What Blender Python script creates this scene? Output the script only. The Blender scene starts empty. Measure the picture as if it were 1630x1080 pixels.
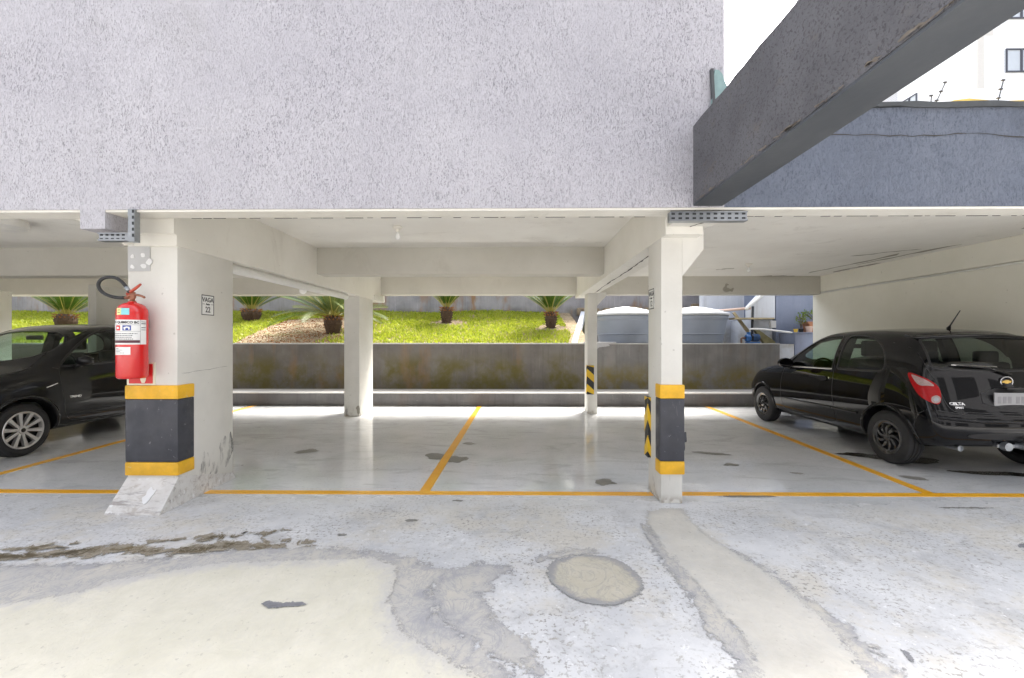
import bpy, bmesh, math, random
import numpy as np
from mathutils import Vector, Matrix
from mathutils.bvhtree import BVHTree
from mathutils.geometry import delaunay_2d_cdt

R = math.radians
PI = math.pi
scene = bpy.context.scene
col = scene.collection
rng = random.Random(7)
nrng = np.random.default_rng(7)

# ---------------------------------------------------------------- camera, sky, sun, exposure
cam_data = bpy.data.cameras.new('camera')
cam = bpy.data.objects.new('camera', cam_data)
col.objects.link(cam)
cam.location = (0, 0, 1.35)
cam.rotation_euler = (R(90), 0, R(0.75))
cam_data.sensor_width = 36.0
cam_data.lens = 692.0 / 1630.0 * 36.0
cam_data.clip_start = 0.05
cam_data.clip_end = 2000
scene.camera = cam

SUN_EL, SUN_AZ = 56.0, 28.0             # azimuth clockwise from +Y: beyond the garden, a little to the right
world = bpy.data.worlds.new('World')
scene.world = world
world.use_nodes = True
wn = world.node_tree.nodes
bg = wn['Background']
sky = wn.new('ShaderNodeTexSky')
sky.sky_type = 'NISHITA'
sky.sun_disc = False
sky.sun_elevation = R(SUN_EL)
sky.sun_rotation = R(SUN_AZ)
sky.air_density = 1.0
sky.dust_density = 4.0
sky.ozone_density = 1.0
hsv = wn.new('ShaderNodeHueSaturation')          # thin high cloud: the blue of the clear sky washed towards white
hsv.inputs['Saturation'].default_value = .38
world.node_tree.links.new(sky.outputs[0], hsv.inputs['Color'])
world.node_tree.links.new(hsv.outputs[0], bg.inputs[0])
bg.inputs[1].default_value = 0.15

sun_data = bpy.data.lights.new('sun', 'SUN')
sun = bpy.data.objects.new('sun', sun_data)
col.objects.link(sun)
sun_data.energy = 2.2
sun_data.angle = R(14)
sun_data.color = (1.0, 0.95, 0.88)
az = R(SUN_AZ)
sd = Vector((math.sin(az) * math.cos(R(SUN_EL)), math.cos(az) * math.cos(R(SUN_EL)), math.sin(R(SUN_EL))))
sun.rotation_euler = sd.to_track_quat('Z', 'Y').to_euler()
sun.location = (6, -6, 12)

scene.view_settings.view_transform = 'Standard'
scene.view_settings.look = 'None'
scene.view_settings.gamma = 1.0
scene.view_settings.use_curve_mapping = False
scene.view_settings.exposure = 2.35
scene.render.engine = 'CYCLES'
scene.cycles.max_bounces = 10
scene.cycles.diffuse_bounces = 6
scene.cycles.glossy_bounces = 5
scene.cycles.transparent_max_bounces = 16
scene.cycles.caustics_reflective = False
scene.cycles.caustics_refractive = False

# ---------------------------------------------------------------- materials
class N:
    """small node-graph writer"""
    def __init__(s, name):
        s.m = bpy.data.materials.new(name)
        s.m.use_nodes = True
        s.t = s.m.node_tree
        s.b = s.t.nodes['Principled BSDF']
        s.out = s.t.nodes['Material Output']
        s._co = None
    def n(s, kind, **kw):
        nd = s.t.nodes.new(kind)
        for k, v in kw.items():
            setattr(nd, k, v)
        return nd
    def put(s, sock, v):
        if hasattr(v, 'is_output') or isinstance(v, bpy.types.NodeSocket):
            s.t.links.new(v, sock)
        else:
            if hasattr(sock, 'default_value') and hasattr(sock.default_value, '__len__') and isinstance(v, (tuple, list)) and len(v) == 3 and len(sock.default_value) == 4:
                v = (*v, 1)
            sock.default_value = v
    def co(s):
        if s._co is None:
            s._co = s.n('ShaderNodeTexCoord').outputs['Object']
        return s._co
    def mapping(s, scale=(1, 1, 1), loc=(0, 0, 0), rot=(0, 0, 0)):
        mp = s.n('ShaderNodeMapping')
        s.put(mp.inputs['Vector'], s.co())
        mp.inputs['Scale'].default_value = scale
        mp.inputs['Location'].default_value = loc
        mp.inputs['Rotation'].default_value = rot
        return mp.outputs[0]
    def noise(s, scale, detail=4, rough=.55, st=(1, 1, 1), dist=0.0, loc=(0, 0, 0), rot=(0, 0, 0)):
        nz = s.n('ShaderNodeTexNoise')
        s.put(nz.inputs['Vector'], s.mapping(st, loc, rot))
        nz.inputs['Scale'].default_value = scale
        nz.inputs['Detail'].default_value = detail
        nz.inputs['Roughness'].default_value = rough
        nz.inputs['Distortion'].default_value = dist
        return nz.outputs[0]
    def voronoi(s, scale, st=(1, 1, 1), feature='F1', loc=(0, 0, 0)):
        nz = s.n('ShaderNodeTexVoronoi', feature=feature)
        s.put(nz.inputs['Vector'], s.mapping(st, loc))
        nz.inputs['Scale'].default_value = scale
        return nz.outputs['Distance']
    def ramp(s, fac, lo, hi, a=0.0, b=1.0):
        mr = s.n('ShaderNodeMapRange', interpolation_type='SMOOTHSTEP')
        s.put(mr.inputs[0], fac)
        mr.inputs[1].default_value = lo
        mr.inputs[2].default_value = hi
        mr.inputs[3].default_value = a
        mr.inputs[4].default_value = b
        return mr.outputs[0]
    def math(s, op, a, b=0.0, clamp=False):
        nd = s.n('ShaderNodeMath', operation=op, use_clamp=clamp)
        s.put(nd.inputs[0], a)
        s.put(nd.inputs[1], b)
        return nd.outputs[0]
    def mix(s, fac, a, b):
        nd = s.n('ShaderNodeMix', data_type='RGBA')
        s.put(nd.inputs[0], fac)
        s.put(nd.inputs[6], a)
        s.put(nd.inputs[7], b)
        return nd.outputs[2]
    def xyz(s):
        sp = s.n('ShaderNodeSeparateXYZ')
        s.put(sp.inputs[0], s.co())
        return sp.outputs
    def attr(s, name):
        return s.n('ShaderNodeAttribute', attribute_name=name).outputs['Fac']
    def island(s):
        return s.n('ShaderNodeNewGeometry').outputs['Random Per Island']
    def bump(s, h, strength=.3, dist=.01):
        bp = s.n('ShaderNodeBump')
        bp.inputs['Strength'].default_value = strength
        bp.inputs['Distance'].default_value = dist
        s.put(bp.inputs['Height'], h)
        s.put(s.b.inputs['Normal'], bp.outputs[0])
        return s
    def base(s, c):
        s.put(s.b.inputs['Base Color'], c)
        return s
    def set(s, **kw):
        for k, v in kw.items():
            s.put(s.b.inputs[{'rough': 'Roughness', 'metal': 'Metallic', 'spec': 'Specular IOR Level', 'coat': 'Coat Weight', 'coat_r': 'Coat Roughness', 'trans': 'Transmission Weight', 'ior': 'IOR', 'sheen': 'Sheen Weight', 'coat_ior': 'Coat IOR'}[k]], v)
        return s
    def alpha_cut(s, fac):
        """fac = 1 shows the surface, 0 lets what is under it through (ragged sheet edges)"""
        tr = s.n('ShaderNodeBsdfTransparent')
        mx = s.n('ShaderNodeMixShader')
        s.put(mx.inputs[0], fac)
        s.t.links.new(tr.outputs[0], mx.inputs[1])
        s.t.links.new(s.b.outputs[0], mx.inputs[2])
        s.t.links.new(mx.outputs[0], s.out.inputs[0])
        return s

def simple(name, c, rough=.5, metal=0.0, spec=.5, coat=0.0, var=.06, vscale=14, bump=0.0, bscale=60):
    n = N(name)
    if var:
        f = n.noise(vscale, 3)
        n.base(n.mix(f, tuple(max(0, x * (1 - 1.6 * var)) for x in c), tuple(min(1, x * (1 + 1.6 * var)) for x in c)))
    else:
        n.base(c)
    n.set(rough=rough, metal=metal, spec=spec)
    if coat:
        n.set(coat=coat, coat_r=.03)
    if bump:
        n.bump(n.noise(bscale, 4), bump, .004)
    return n.m

M = {}
def plaster(name, a, b, dirt=(.35, .32, .26), dirt_amt=.5, bumpy=.25, rough=.75):
    n = N(name)
    big = n.noise(1.3, 5, .6)
    fine = n.noise(38, 4, .6)
    c = n.mix(n.ramp(big, .3, .7), a, b)
    stain = n.math('MULTIPLY', n.ramp(n.noise(2.2, 6, .7, st=(1, 1, .5), dist=.6, loc=(3, 1, 2)), .57, .75), dirt_amt)
    c = n.mix(stain, c, dirt)
    spk = n.math('MULTIPLY', n.ramp(n.noise(23, 2, .5, loc=(7, 3, 1)), .72, .78), .45)
    c = n.mix(spk, c, dirt)
    n.base(c).set(rough=rough, spec=.3)
    h = n.math('ADD', n.math('MULTIPLY', fine, .5), n.noise(5, 3))
    return n.bump(h, bumpy, .008).m
M['shaded_cream'] = plaster('shaded_cream', (.52, .50, .44), (.58, .56, .50), dirt_amt=.25)  # girder cream with the shade of the beam fronts put into the colour
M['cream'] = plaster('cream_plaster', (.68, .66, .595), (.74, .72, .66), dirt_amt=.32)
M['ceiling'] = plaster('ceiling_plaster', (.75, .73, .68), (.81, .795, .745), dirt_amt=.28, bumpy=.2)
M['wall_cream'] = plaster('wall_cream_plaster', (.72, .70, .61), (.77, .75, .665), dirt_amt=.12, bumpy=.15)

def column_mat(name, base_dirt=True):
    n = N(name)
    x, y, z = n.xyz()
    big = n.noise(2.0, 5, .6)
    c = n.mix(n.ramp(big, .3, .7), (.63, .617, .57), (.70, .687, .64))
    near = n.ramp(z, .42, .03)
    scuff = n.ramp(n.noise(6, 5, .65, st=(2.6, 2.6, .55), dist=.6), .57, .68)
    c = n.mix(n.math('MULTIPLY', n.math('MULTIPLY', near, scuff), .75), c, (.18, .17, .165))
    low = n.math('MULTIPLY', n.ramp(z, .09, .0), n.ramp(n.noise(16, 4), .4, .6))
    c = n.mix(n.math('MULTIPLY', low, .7), c, (.25, .2, .14))
    chip = n.ramp(n.noise(21, 2, .5, loc=(5, 2, 9)), .735, .76)
    c = n.mix(n.math('MULTIPLY', chip, .5), c, (.36, .34, .31))
    n.base(c).set(rough=.62, spec=.35)
    return n.bump(n.math('ADD', n.noise(6, 3), n.math('MULTIPLY', n.noise(50, 3), .4)), .22, .008).m
M['column'] = column_mat('column_paint')
n = N('scuff_rubber')
n.base((.22, .22, .215)).set(rough=.7)
n.alpha_cut(n.math('MULTIPLY', n.ramp(n.noise(16, 5, .7, st=(1, 1, .35), dist=.5), .38, .75), .7))
M['scuff'] = n.m
n = N('wedge_paint')
c = n.mix(n.ramp(n.noise(4, 6, .65), .3, .7), (.54, .52, .49), (.66, .65, .625))
c = n.mix(n.math('MULTIPLY', n.ramp(n.noise(7, 6, .72, st=(1, 2.5, 2.5), dist=.6), .48, .66), .6), c, (.36, .31, .26))
c = n.mix(n.math('MULTIPLY', n.ramp(n.noise(11, 5, .7, st=(.35, 2, 2), loc=(3, 1, 4)), .55, .68), .7), c, (.25, .23, .22))
c = n.mix(n.math('MULTIPLY', n.ramp(n.noise(16, 4, .6, loc=(5, 5, 1)), .64, .68), .8), c, (.72, .72, .71))
n.base(c).set(rough=.75)
M['wedge'] = n.bump(n.noise(14, 6, .65), .5, .01).m

def stucco(name, a, b, pit, sx=1.0, amt=.75, strength=.9, stain=(.3, .29, .28), stain_amt=.25, fine=1.0):
    n = N(name)
    worm = n.noise(52 * fine, 3, .55, st=(1.35 * sx, 1.35, .50), dist=.9)
    worm2 = n.noise(21 * fine, 2, .5, st=(1.3 * sx, 1.3, .5), dist=1.6, loc=(4, 0, 2))
    pits = n.ramp(worm, .50, .39)
    deep = n.math('MULTIPLY', n.math('MULTIPLY', pits, n.ramp(worm2, .62, .42)), n.ramp(n.noise(1.6, 5, .7, loc=(6, 6, 6)), .3, .7, .35, 1.1))
    big = n.noise(1.1, 5, .65)
    c = n.mix(n.ramp(big, .3, .72), a, b)
    c = n.mix(n.math('MULTIPLY', deep, amt), c, pit)
    st = n.ramp(n.noise(1.0, 7, .72, st=(1, 1, .8), dist=.5, loc=(9, 2, 5)), .53, .78)
    c = n.mix(n.math('MULTIPLY', st, stain_amt), c, stain)
    n.base(c).set(rough=.88, spec=.2)
    h = n.math('ADD', n.math('MULTIPLY', n.ramp(worm, .34, .56), .75), n.math('MULTIPLY', worm2, .5))
    return n.bump(h, strength, .016).m
M['stucco_white'] = stucco('stucco_white', (.475, .465, .505), (.53, .52, .555), (.175, .17, .185), amt=.72, strength=.58, fine=1.8, stain_amt=.34)
M['stucco_blue'] = stucco('stucco_blue', (.145, .165, .21), (.18, .20, .245), (.065, .075, .10), amt=.55, strength=.6, fine=1.35, stain=(.09, .095, .11), stain_amt=.35)

n = N('beam_stucco')
w1 = n.noise(85, 3, .6, st=(1, .8, .8), dist=.8)
c = n.mix(n.ramp(n.noise(2.5, 5, .65), .3, .7), (.105, .104, .112), (.142, .14, .15))
c = n.mix(n.math('MULTIPLY', n.ramp(n.noise(9, 5, .7, st=(1, .5, 1)), .55, .72), .4), c, (.15, .125, .10))
c = n.mix(n.math('MULTIPLY', n.ramp(w1, .47, .37), .5), c, (.035, .032, .032))
n.base(c).set(rough=.9, spec=.2)
M['beam'] = n.bump(w1, .8, .012).m
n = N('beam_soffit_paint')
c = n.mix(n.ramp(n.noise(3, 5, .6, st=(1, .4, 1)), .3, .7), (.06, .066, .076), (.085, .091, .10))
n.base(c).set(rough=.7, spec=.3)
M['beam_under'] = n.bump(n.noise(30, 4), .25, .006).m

def streak_wall(name, a, b, moss, moss_top, rust_amt, streak=(.03, .028, .027), z_hi=1.3):
    n = N(name)
    x, y, z = n.xyz()
    c = n.mix(n.ramp(n.noise(1.6, 5, .6), .3, .7), a, b)
    sv = n.noise(5, 7, .72, st=(1.6, 1.6, .12), dist=.25)
    c = n.mix(n.math('MULTIPLY', n.ramp(sv, .48, .78), .42), c, streak)
    sv2 = n.noise(11, 6, .7, st=(1.6, 1.6, .10), loc=(5, 5, 1), dist=.2)
    c = n.mix(n.math('MULTIPLY', n.ramp(sv2, .55, .82), .28), c, tuple(min(1, k * 2.1) for k in b))
    mm = n.math('MULTIPLY', n.ramp(n.noise(1.5, 5, .65, loc=(2, 8, 1)), .38, .62), n.ramp(z, moss_top, moss_top - .45))
    c = n.mix(n.math('MULTIPLY', mm, .85), c, moss)
    ru = n.math('MULTIPLY', n.ramp(n.noise(1.9, 4, .6, st=(1, 1, .35), loc=(1, 3, 7)), .55, .72), rust_amt)
    c = n.mix(ru, c, (.26, .15, .075))
    sp = n.ramp(n.noise(30, 2, .5), .72, .76)
    c = n.mix(n.math('MULTIPLY', sp, .35), c, (.4, .4, .38))
    n.base(c).set(rough=.75, spec=.3)
    return n.bump(n.noise(25, 4), .3, .008).m
M['garden_wall'] = streak_wall('garden_wall_paint', (.13, .12, .112), (.185, .172, .16), (.11, .095, .015), 1.15, .45, streak=(.05, .044, .038))
M['tank_wall'] = streak_wall('tank_wall_paint', (.17, .165, .165), (.24, .235, .23), (.19, .15, .03), .95, .18, streak=(.07, .066, .062))
M['plinth'] = streak_wall('plinth_paint', (.11, .105, .106), (.16, .155, .155), (.12, .10, .07), .2, .1)
M['back_wall'] = streak_wall('back_wall_paint', (.20, .195, .205), (.31, .295, .295), (.10, .09, .03), 2.45, .95, streak=(.10, .07, .05))
M['ledge_white'] = simple('ledge_white', (.47, .46, .44), .7, var=.1, vscale=9, bump=.3)

# the floor: glossy painted concrete under the roof, weathered and peeling outside
n = N('floor_paint')
x, y, z = n.xyz()
wob = n.math('ADD', y, n.math('MULTIPLY', n.math('SUBTRACT', n.noise(1.2, 5, .6), .5), .8))
inside = n.ramp(wob, 3.15, 4.0)
big = n.noise(.9, 6, .65)
c_in = n.mix(n.ramp(big, .32, .68), (.60, .61, .615), (.72, .725, .73))
brush = n.noise(3.0, 5, .65, st=(.5, 1.4, 1), dist=.7, rot=(0, 0, .5))
c_in = n.mix(n.math('MULTIPLY', n.ramp(brush, .50, .70), .6), c_in, (.44, .445, .44))
c_out = n.mix(n.ramp(n.noise(1.7, 6, .7), .3, .7), (.43, .435, .445), (.57, .57, .57))
sand = n.ramp(n.noise(1.3, 7, .75, loc=(4, 1, 0)), .46, .62)
c_out = n.mix(n.math('MULTIPLY', sand, .7), c_out, (.49, .455, .385))
grey = n.ramp(n.noise(3.4, 7, .75, loc=(1, 6, 0), dist=.5), .52, .64)
c_out = n.mix(n.math('MULTIPLY', grey, .55), c_out, (.35, .35, .355))
c = n.mix(inside, c_out, c_in)
scr = n.ramp(n.noise(10, 5, .7, st=(.35, 2.2, 1), dist=.8, rot=(0, 0, .75)), .60, .72)
c = n.mix(n.math('MULTIPLY', scr, .45), c, (.30, .295, .285))
outside = n.math('SUBTRACT', 1.0, inside)
pitm = n.noise(42, 4, .65, loc=(2, 2, 0))
pit_zone = n.ramp(n.noise(2.2, 5, .65, loc=(8, 1, 0)), .36, .62)
pits = n.math('MULTIPLY', n.math('MULTIPLY', n.ramp(pitm, .55, .61), pit_zone), n.ramp(outside, 0, 1, .25, 1))
c = n.mix(n.math('MULTIPLY', pits, .85), c, (.19, .18, .16))
crumb = n.noise(17, 6, .78, loc=(5, 9, 0), dist=.4)
c = n.mix(n.math('MULTIPLY', n.math('MULTIPLY', n.ramp(crumb, .57, .63), .75), n.ramp(outside, 0, 1, .15, 1)), c, (.30, .285, .255))
flake = n.math('MULTIPLY', n.ramp(crumb, .40, .36), n.math('MULTIPLY', outside, .6))
c = n.mix(flake, c, (.70, .70, .705))
spots = n.ramp(n.noise(7, 4, .65, loc=(11, 4, 0)), .70, .73)
c = n.mix(n.math('MULTIPLY', spots, .7), c, (.25, .24, .22))
n.base(c)
rv = n.noise(4, 5, .6, loc=(1, 9, 0))
rin = n.ramp(rv, .3, .75, .03, .14)
mr = n.n('ShaderNodeMix', data_type='FLOAT')
n.put(mr.inputs[0], inside); mr.inputs[2].default_value = .62; n.put(mr.inputs[3], rin)
n.put(n.b.inputs['Roughness'], mr.outputs[0])
n.set(spec=.75)
hh = n.math('ADD', n.math('MULTIPLY', n.noise(2.2, 4, .6), .6), n.math('MULTIPLY', n.math('ADD', pitm, crumb), n.math('MULTIPLY', outside, .4)))
M['floor'] = n.bump(hh, .18, .02).m

def sheet_mat(name, core, core2, rim, lo, hi, wob=.05, mscale=11, rough=.75, spec=.3, swirl=.5, rag=.03, feather=.004):
    """a thin ragged-edged skin: attribute 'edge' is the distance from its outline"""
    n = N(name)
    e = n.attr('edge')
    nz = n.math('SUBTRACT', n.noise(mscale, 7, .75, dist=.6), .5)
    nz2 = n.math('SUBTRACT', n.noise(mscale * .45, 6, .7, dist=1.2, loc=(3, 7, 0)), .5)
    e2 = n.math('ADD', e, n.math('MULTIPLY', n.math('ADD', nz, nz2), wob))
    ecut = n.math('ADD', e, n.math('MULTIPLY', nz, rag))
    c = n.mix(n.ramp(n.noise(2.2, 6, .7), .3, .7), core, core2)
    tone = n.ramp(n.noise(7, 6, .7, loc=(2, 5, 0), dist=.8), .35, .7, -.0, .35)
    c = n.mix(n.math('MULTIPLY', tone, .5), c, tuple(k * .74 for k in core))
    sw = n.noise(4.5, 6, .7, dist=2.6, st=(1, .7, 1))
    trowel = n.math('MULTIPLY', n.ramp(sw, .47, .50), n.ramp(sw, .54, .51))
    c = n.mix(n.math('MULTIPLY', trowel, swirl), c, rim)
    c = n.mix(n.math('MULTIPLY', n.ramp(sw, .60, .70), swirl), c, rim)
    c = n.mix(n.ramp(e2, lo, hi), rim, c)
    dark = n.math('MULTIPLY', n.ramp(n.math('ABSOLUTE', e2), .016, .0), n.ramp(n.noise(6, 4, .6, loc=(9, 9, 0)), .45, .6))
    c = n.mix(n.math('MULTIPLY', dark, .16), c, tuple(k * .6 for k in rim))
    sp = n.ramp(n.noise(33, 4, .65), .63, .68)
    c = n.mix(n.math('MULTIPLY', sp, .4), c, (.28, .26, .23))
    n.base(c).set(rough=rough, spec=spec)
    n.bump(n.math('ADD', n.math('ADD', n.noise(9, 6, .65, dist=1.2), n.math('MULTIPLY', sw, .8)), n.math('MULTIPLY', n.noise(60, 3), .2)), .5, .014)
    grit = n.math('MULTIPLY', n.math('SUBTRACT', n.noise(75, 3, .7, loc=(6, 2, 0)), .5), feather * 5)
    n.alpha_cut(n.ramp(n.math('ADD', ecut, grit), -.003, .003))
    return n.m
M['cement'] = sheet_mat('cement_screed', (.54, .515, .42), (.61, .58, .49), (.47, .455, .43), -.03, .13, wob=.30, swirl=.16, rag=.10, feather=.025)
M['smear'] = sheet_mat('cement_smear', (.40, .39, .375), (.50, .47, .405), (.31, .31, .32), -.06, .10, wob=.40, mscale=8, swirl=.7, rag=.34, feather=.03)
M['moss'] = sheet_mat('moss_stain', (.05, .042, .028), (.15, .115, .06), (.26, .23, .18), .0, .05, wob=.25, mscale=8, swirl=.9, rag=.40, feather=.018)
M['hole'] = sheet_mat('manhole_cement', (.40, .37, .295), (.48, .445, .365), (.27, .268, .265), .015, .06, wob=.13, swirl=.45, rag=.06, feather=.012)
M['trench'] = sheet_mat('trench_cement', (.44, .42, .375), (.54, .515, .46), (.46, .45, .425), -.06, .09, wob=.30, swirl=.35, rag=.18, feather=.03)
M['worn'] = sheet_mat('bare_concrete', (.20, .195, .175), (.26, .25, .22), (.22, .215, .2), .0, .02, wob=.05, mscale=15, rough=.5, swirl=.2, rag=.06)
M['wet'] = sheet_mat('oil_stain', (.035, .033, .028), (.06, .055, .045), (.10, .095, .08), .0, .03, wob=.10, mscale=9, rough=.12, spec=.5, swirl=.2, rag=.08)
M['tar'] = sheet_mat('dark_smear', (.12, .12, .13), (.2, .2, .21), (.22, .22, .23), .0, .012, wob=.045, mscale=40, swirl=.3, rag=.045)

n = N('line_paint')
c = n.mix(n.ramp(n.noise(4, 5, .65), .35, .7), (.80, .38, .012), (.86, .45, .03))
c = n.mix(n.math('MULTIPLY', n.ramp(n.noise(24, 4, .65), .6, .7), .6), c, (.42, .38, .30))
n.base(c).set(rough=.3)
M['line'] = n.m

def pad(name, c, chip, amt):
    n = N(name)
    k = n.mix(n.ramp(n.noise(5, 5, .65), .3, .7), tuple(x * .82 for x in c), tuple(min(1, x * 1.12) for x in c))
    sc = n.math('MULTIPLY', n.ramp(n.noise(14, 5, .7, st=(2.2, 2.2, .5), dist=.6), .60, .70), amt)
    k = n.mix(sc, k, chip)
    ch = n.math('MULTIPLY', n.ramp(n.noise(26, 3, .6, loc=(4, 4, 4)), .68, .71), .8)
    k = n.mix(ch, k, chip)
    n.base(k).set(rough=n.ramp(n.noise(8, 4), .3, .7, .35, .65))
    return n.bump(n.noise(18, 3), .15, .006).m
M['yellow'] = pad('guard_yellow', (.78, .43, .02), (.60, .48, .22), .35)
M['charcoal'] = pad('guard_charcoal', (.045, .047, .058), (.16, .16, .17), .4)
M['stripe_yellow'] = simple('stripe_yellow', (.78, .50, .02), .4, var=.05)
M['stripe_black'] = simple('stripe_black', (.02, .02, .022), .45, var=.1)
M['red'] = simple('extinguisher_red', (.62, .012, .012), .22, coat=.5, var=.06, vscale=8)
M['sign_red'] = simple('sign_red', (.62, .02, .02), .4, var=.03)
M['sign_white'] = simple('sign_white', (.78, .78, .76), .4, var=.03)
M['glow_cream'] = simple('sign_cream', (.72, .71, .55), .4, var=.03)
M['ink'] = simple('ink_black', (.03, .03, .035), .5, var=0)
M['ink_blue'] = simple('ink_blue', (.03, .06, .30), .4, var=0)
M['tag_teal'] = simple('tag_teal', (.25, .62, .66), .4, var=.03)
M['tag_yellow'] = simple('tag_yellow', (.72, .72, .30), .4, var=.03)
M['maroon'] = simple('label_maroon', (.09, .02, .035), .4, var=0)
M['rubber'] = simple('rubber_black', (.018, .018, .018), .55, var=.2)
M['bronze'] = simple('valve_bronze', (.30, .13, .08), .4, metal=.6, var=.2, vscale=30)
M['lever_red'] = simple('lever_red', (.42, .06, .03), .4, var=.2, vscale=30)
M['steel'] = simple('galvanized_steel', (.34, .36, .38), .38, metal=.85, var=.15, vscale=25)
M['slot'] = simple('slot_dark', (.03, .032, .035), .7, var=0)
M['blue_cable'] = simple('cable_blue', (.02, .06, .2), .45, var=.05)
M['grey_cable'] = simple('cable_grey', (.55, .56, .58), .45, var=.05)
M['pvc'] = simple('pvc_white', (.72, .71, .68), .35, var=.05)
M['bulb'] = simple('bulb_opal', (.82, .82, .80), .15, var=0)
M['porcelain'] = simple('porcelain', (.70, .67, .60), .4, var=.05)
M['crack'] = simple('crack_dark', (.05, .045, .04), .9, var=.2)
M['exposed'] = simple('exposed_render', (.34, .32, .27), .9, var=.12, vscale=30, bump=.4)
M['flake_tan'] = simple('flake_tan', (.16, .135, .11), .9, var=.25, vscale=30)
M['filler'] = simple('white_filler', (.70, .70, .69), .7, var=.04)
M['grey_primer'] = simple('grey_primer', (.47, .47, .465), .7, var=.06, vscale=9)
M['flash_green'] = simple('aqua_membrane', (.22, .32, .32), .8, var=.15, vscale=20, bump=.5)
M['coping'] = simple('coping_dark', (.07, .075, .08), .85, var=.25, vscale=8, bump=.5)
M['screen_grey'] = simple('added_screen_paint', (.27, .27, .28), .85, var=.1, vscale=3)
M['ground'] = simple('ground_soil', (.22, .20, .16), .9, var=.2, vscale=2)
M['bwhite'] = simple('tile_white', (.80, .80, .81), .4, var=.02)
M['bseam'] = simple('seam_beige', (.60, .57, .53), .6, var=.05)
M['bframe'] = simple('window_frame_black', (.03, .03, .045), .4, var=0)
M['bglass'] = simple('window_curtain_glass', (.45, .48, .52), .08, var=.1, vscale=1.5)
M['slat_grey'] = simple('slat_grey', (.55, .56, .6), .5, var=.03)
M['tarp'] = simple('yellow_roof_sheet', (.66, .46, .10), .6, var=.2, vscale=5, bump=.4)
M['wire_black'] = simple('fence_steel_black', (.04, .04, .045), .5, var=0)
M['house_blue'] = streak_wall('house_blue_paint', (.17, .195, .26), (.22, .245, .315), (.12, .12, .10), .5, .05, streak=(.09, .10, .14))
M['pale_blue'] = streak_wall('pale_blue_render', (.50, .52, .56), (.60, .615, .64), (.30, .27, .2), 1.8, .08, streak=(.35, .34, .32))
M['rubble'] = simple('rubble_stone', (.22, .17, .11), .9, var=.35, vscale=9, bump=.8, bscale=18)
M['tank'] = simple('tank_polyethylene', (.22, .245, .29), .42, var=.08, vscale=3)
M['tank_lid'] = simple('tank_lid_white', (.46, .47, .48), .5, var=.05, vscale=4)
M['pump_blue'] = simple('pump_blue', (.02, .10, .28), .35, var=.1)
M['rust'] = simple('rusty_pipe', (.14, .07, .04), .7, var=.25, vscale=20)
M['wood'] = simple('weathered_board', (.40, .33, .20), .8, var=.25, vscale=8)
M['mossy'] = simple('mossy_concrete', (.17, .15, .07), .9, var=.3, vscale=9, bump=.5)
M['terracotta'] = simple('terracotta', (.38, .17, .09), .8, var=.15)
M['terracotta_pale'] = simple('terracotta_pale', (.58, .42, .34), .8, var=.1)
M['fruit'] = simple('yellow_pot', (.72, .48, .05), .5, var=.1)
M['cloth'] = simple('grey_cloth', (.42, .42, .43), .9, var=.12, vscale=40)

n = N('garden_soil')
c = n.mix(n.ramp(n.noise(3, 6, .7), .3, .7), (.16, .115, .07), (.30, .235, .15))
c = n.mix(n.ramp(n.noise(38, 4, .7), .5, .62), c, (.42, .34, .24))
c = n.mix(n.math('MULTIPLY', n.ramp(n.noise(2.1, 5, .7, loc=(3, 3, 3)), .5, .7), .5), c, (.10, .12, .02))
n.base(c).set(rough=.95, spec=.1)
M['soil'] = n.bump(n.noise(40, 5, .7), .9, .03).m
def leafy(name, a, b, c3, trans=.25, rough=.5, scale=2.0):
    n = N(name)
    r = n.island()
    c = n.mix(r, a, b)
    c = n.mix(n.ramp(n.noise(scale, 4, .6), .4, .7), c, c3)
    n.base(c).set(rough=rough, spec=.3)
    tl = n.n('ShaderNodeBsdfTranslucent')
    n.put(tl.inputs[0], c)
    mx = n.n('ShaderNodeMixShader'); mx.inputs[0].default_value = trans
    n.t.links.new(n.b.outputs[0], mx.inputs[1]); n.t.links.new(tl.outputs[0], mx.inputs[2])
    n.t.links.new(mx.outputs[0], n.out.inputs[0])
    return n.m
M['grass'] = leafy('grass_leaf', (.18, .25, .012), (.44, .49, .04), (.38, .41, .06), .4, scale=3.0)
M['frond'] = leafy('cycad_leaflet', (.045, .095, .012), (.08, .15, .02), (.06, .12, .015), .25, .35)
M['frond_old'] = leafy('cycad_leaflet_pale', (.10, .14, .04), (.16, .2, .06), (.12, .15, .05), .2, .4)
M['rachis'] = simple('frond_rib', (.34, .30, .07), .5, var=.1)
M['leaf_base'] = simple('leaf_base_orange', (.28, .11, .03), .8, var=.3, vscale=20)
M['trunk'] = simple('cycad_trunk', (.075, .045, .028), .95, var=.35, vscale=25, bump=.8, bscale=40)
M['potleaf'] = leafy('pot_leaf', (.07, .14, .02), (.20, .26, .03), (.12, .18, .03), .3)
M['stem'] = simple('stem_brown', (.10, .07, .04), .8)

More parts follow.
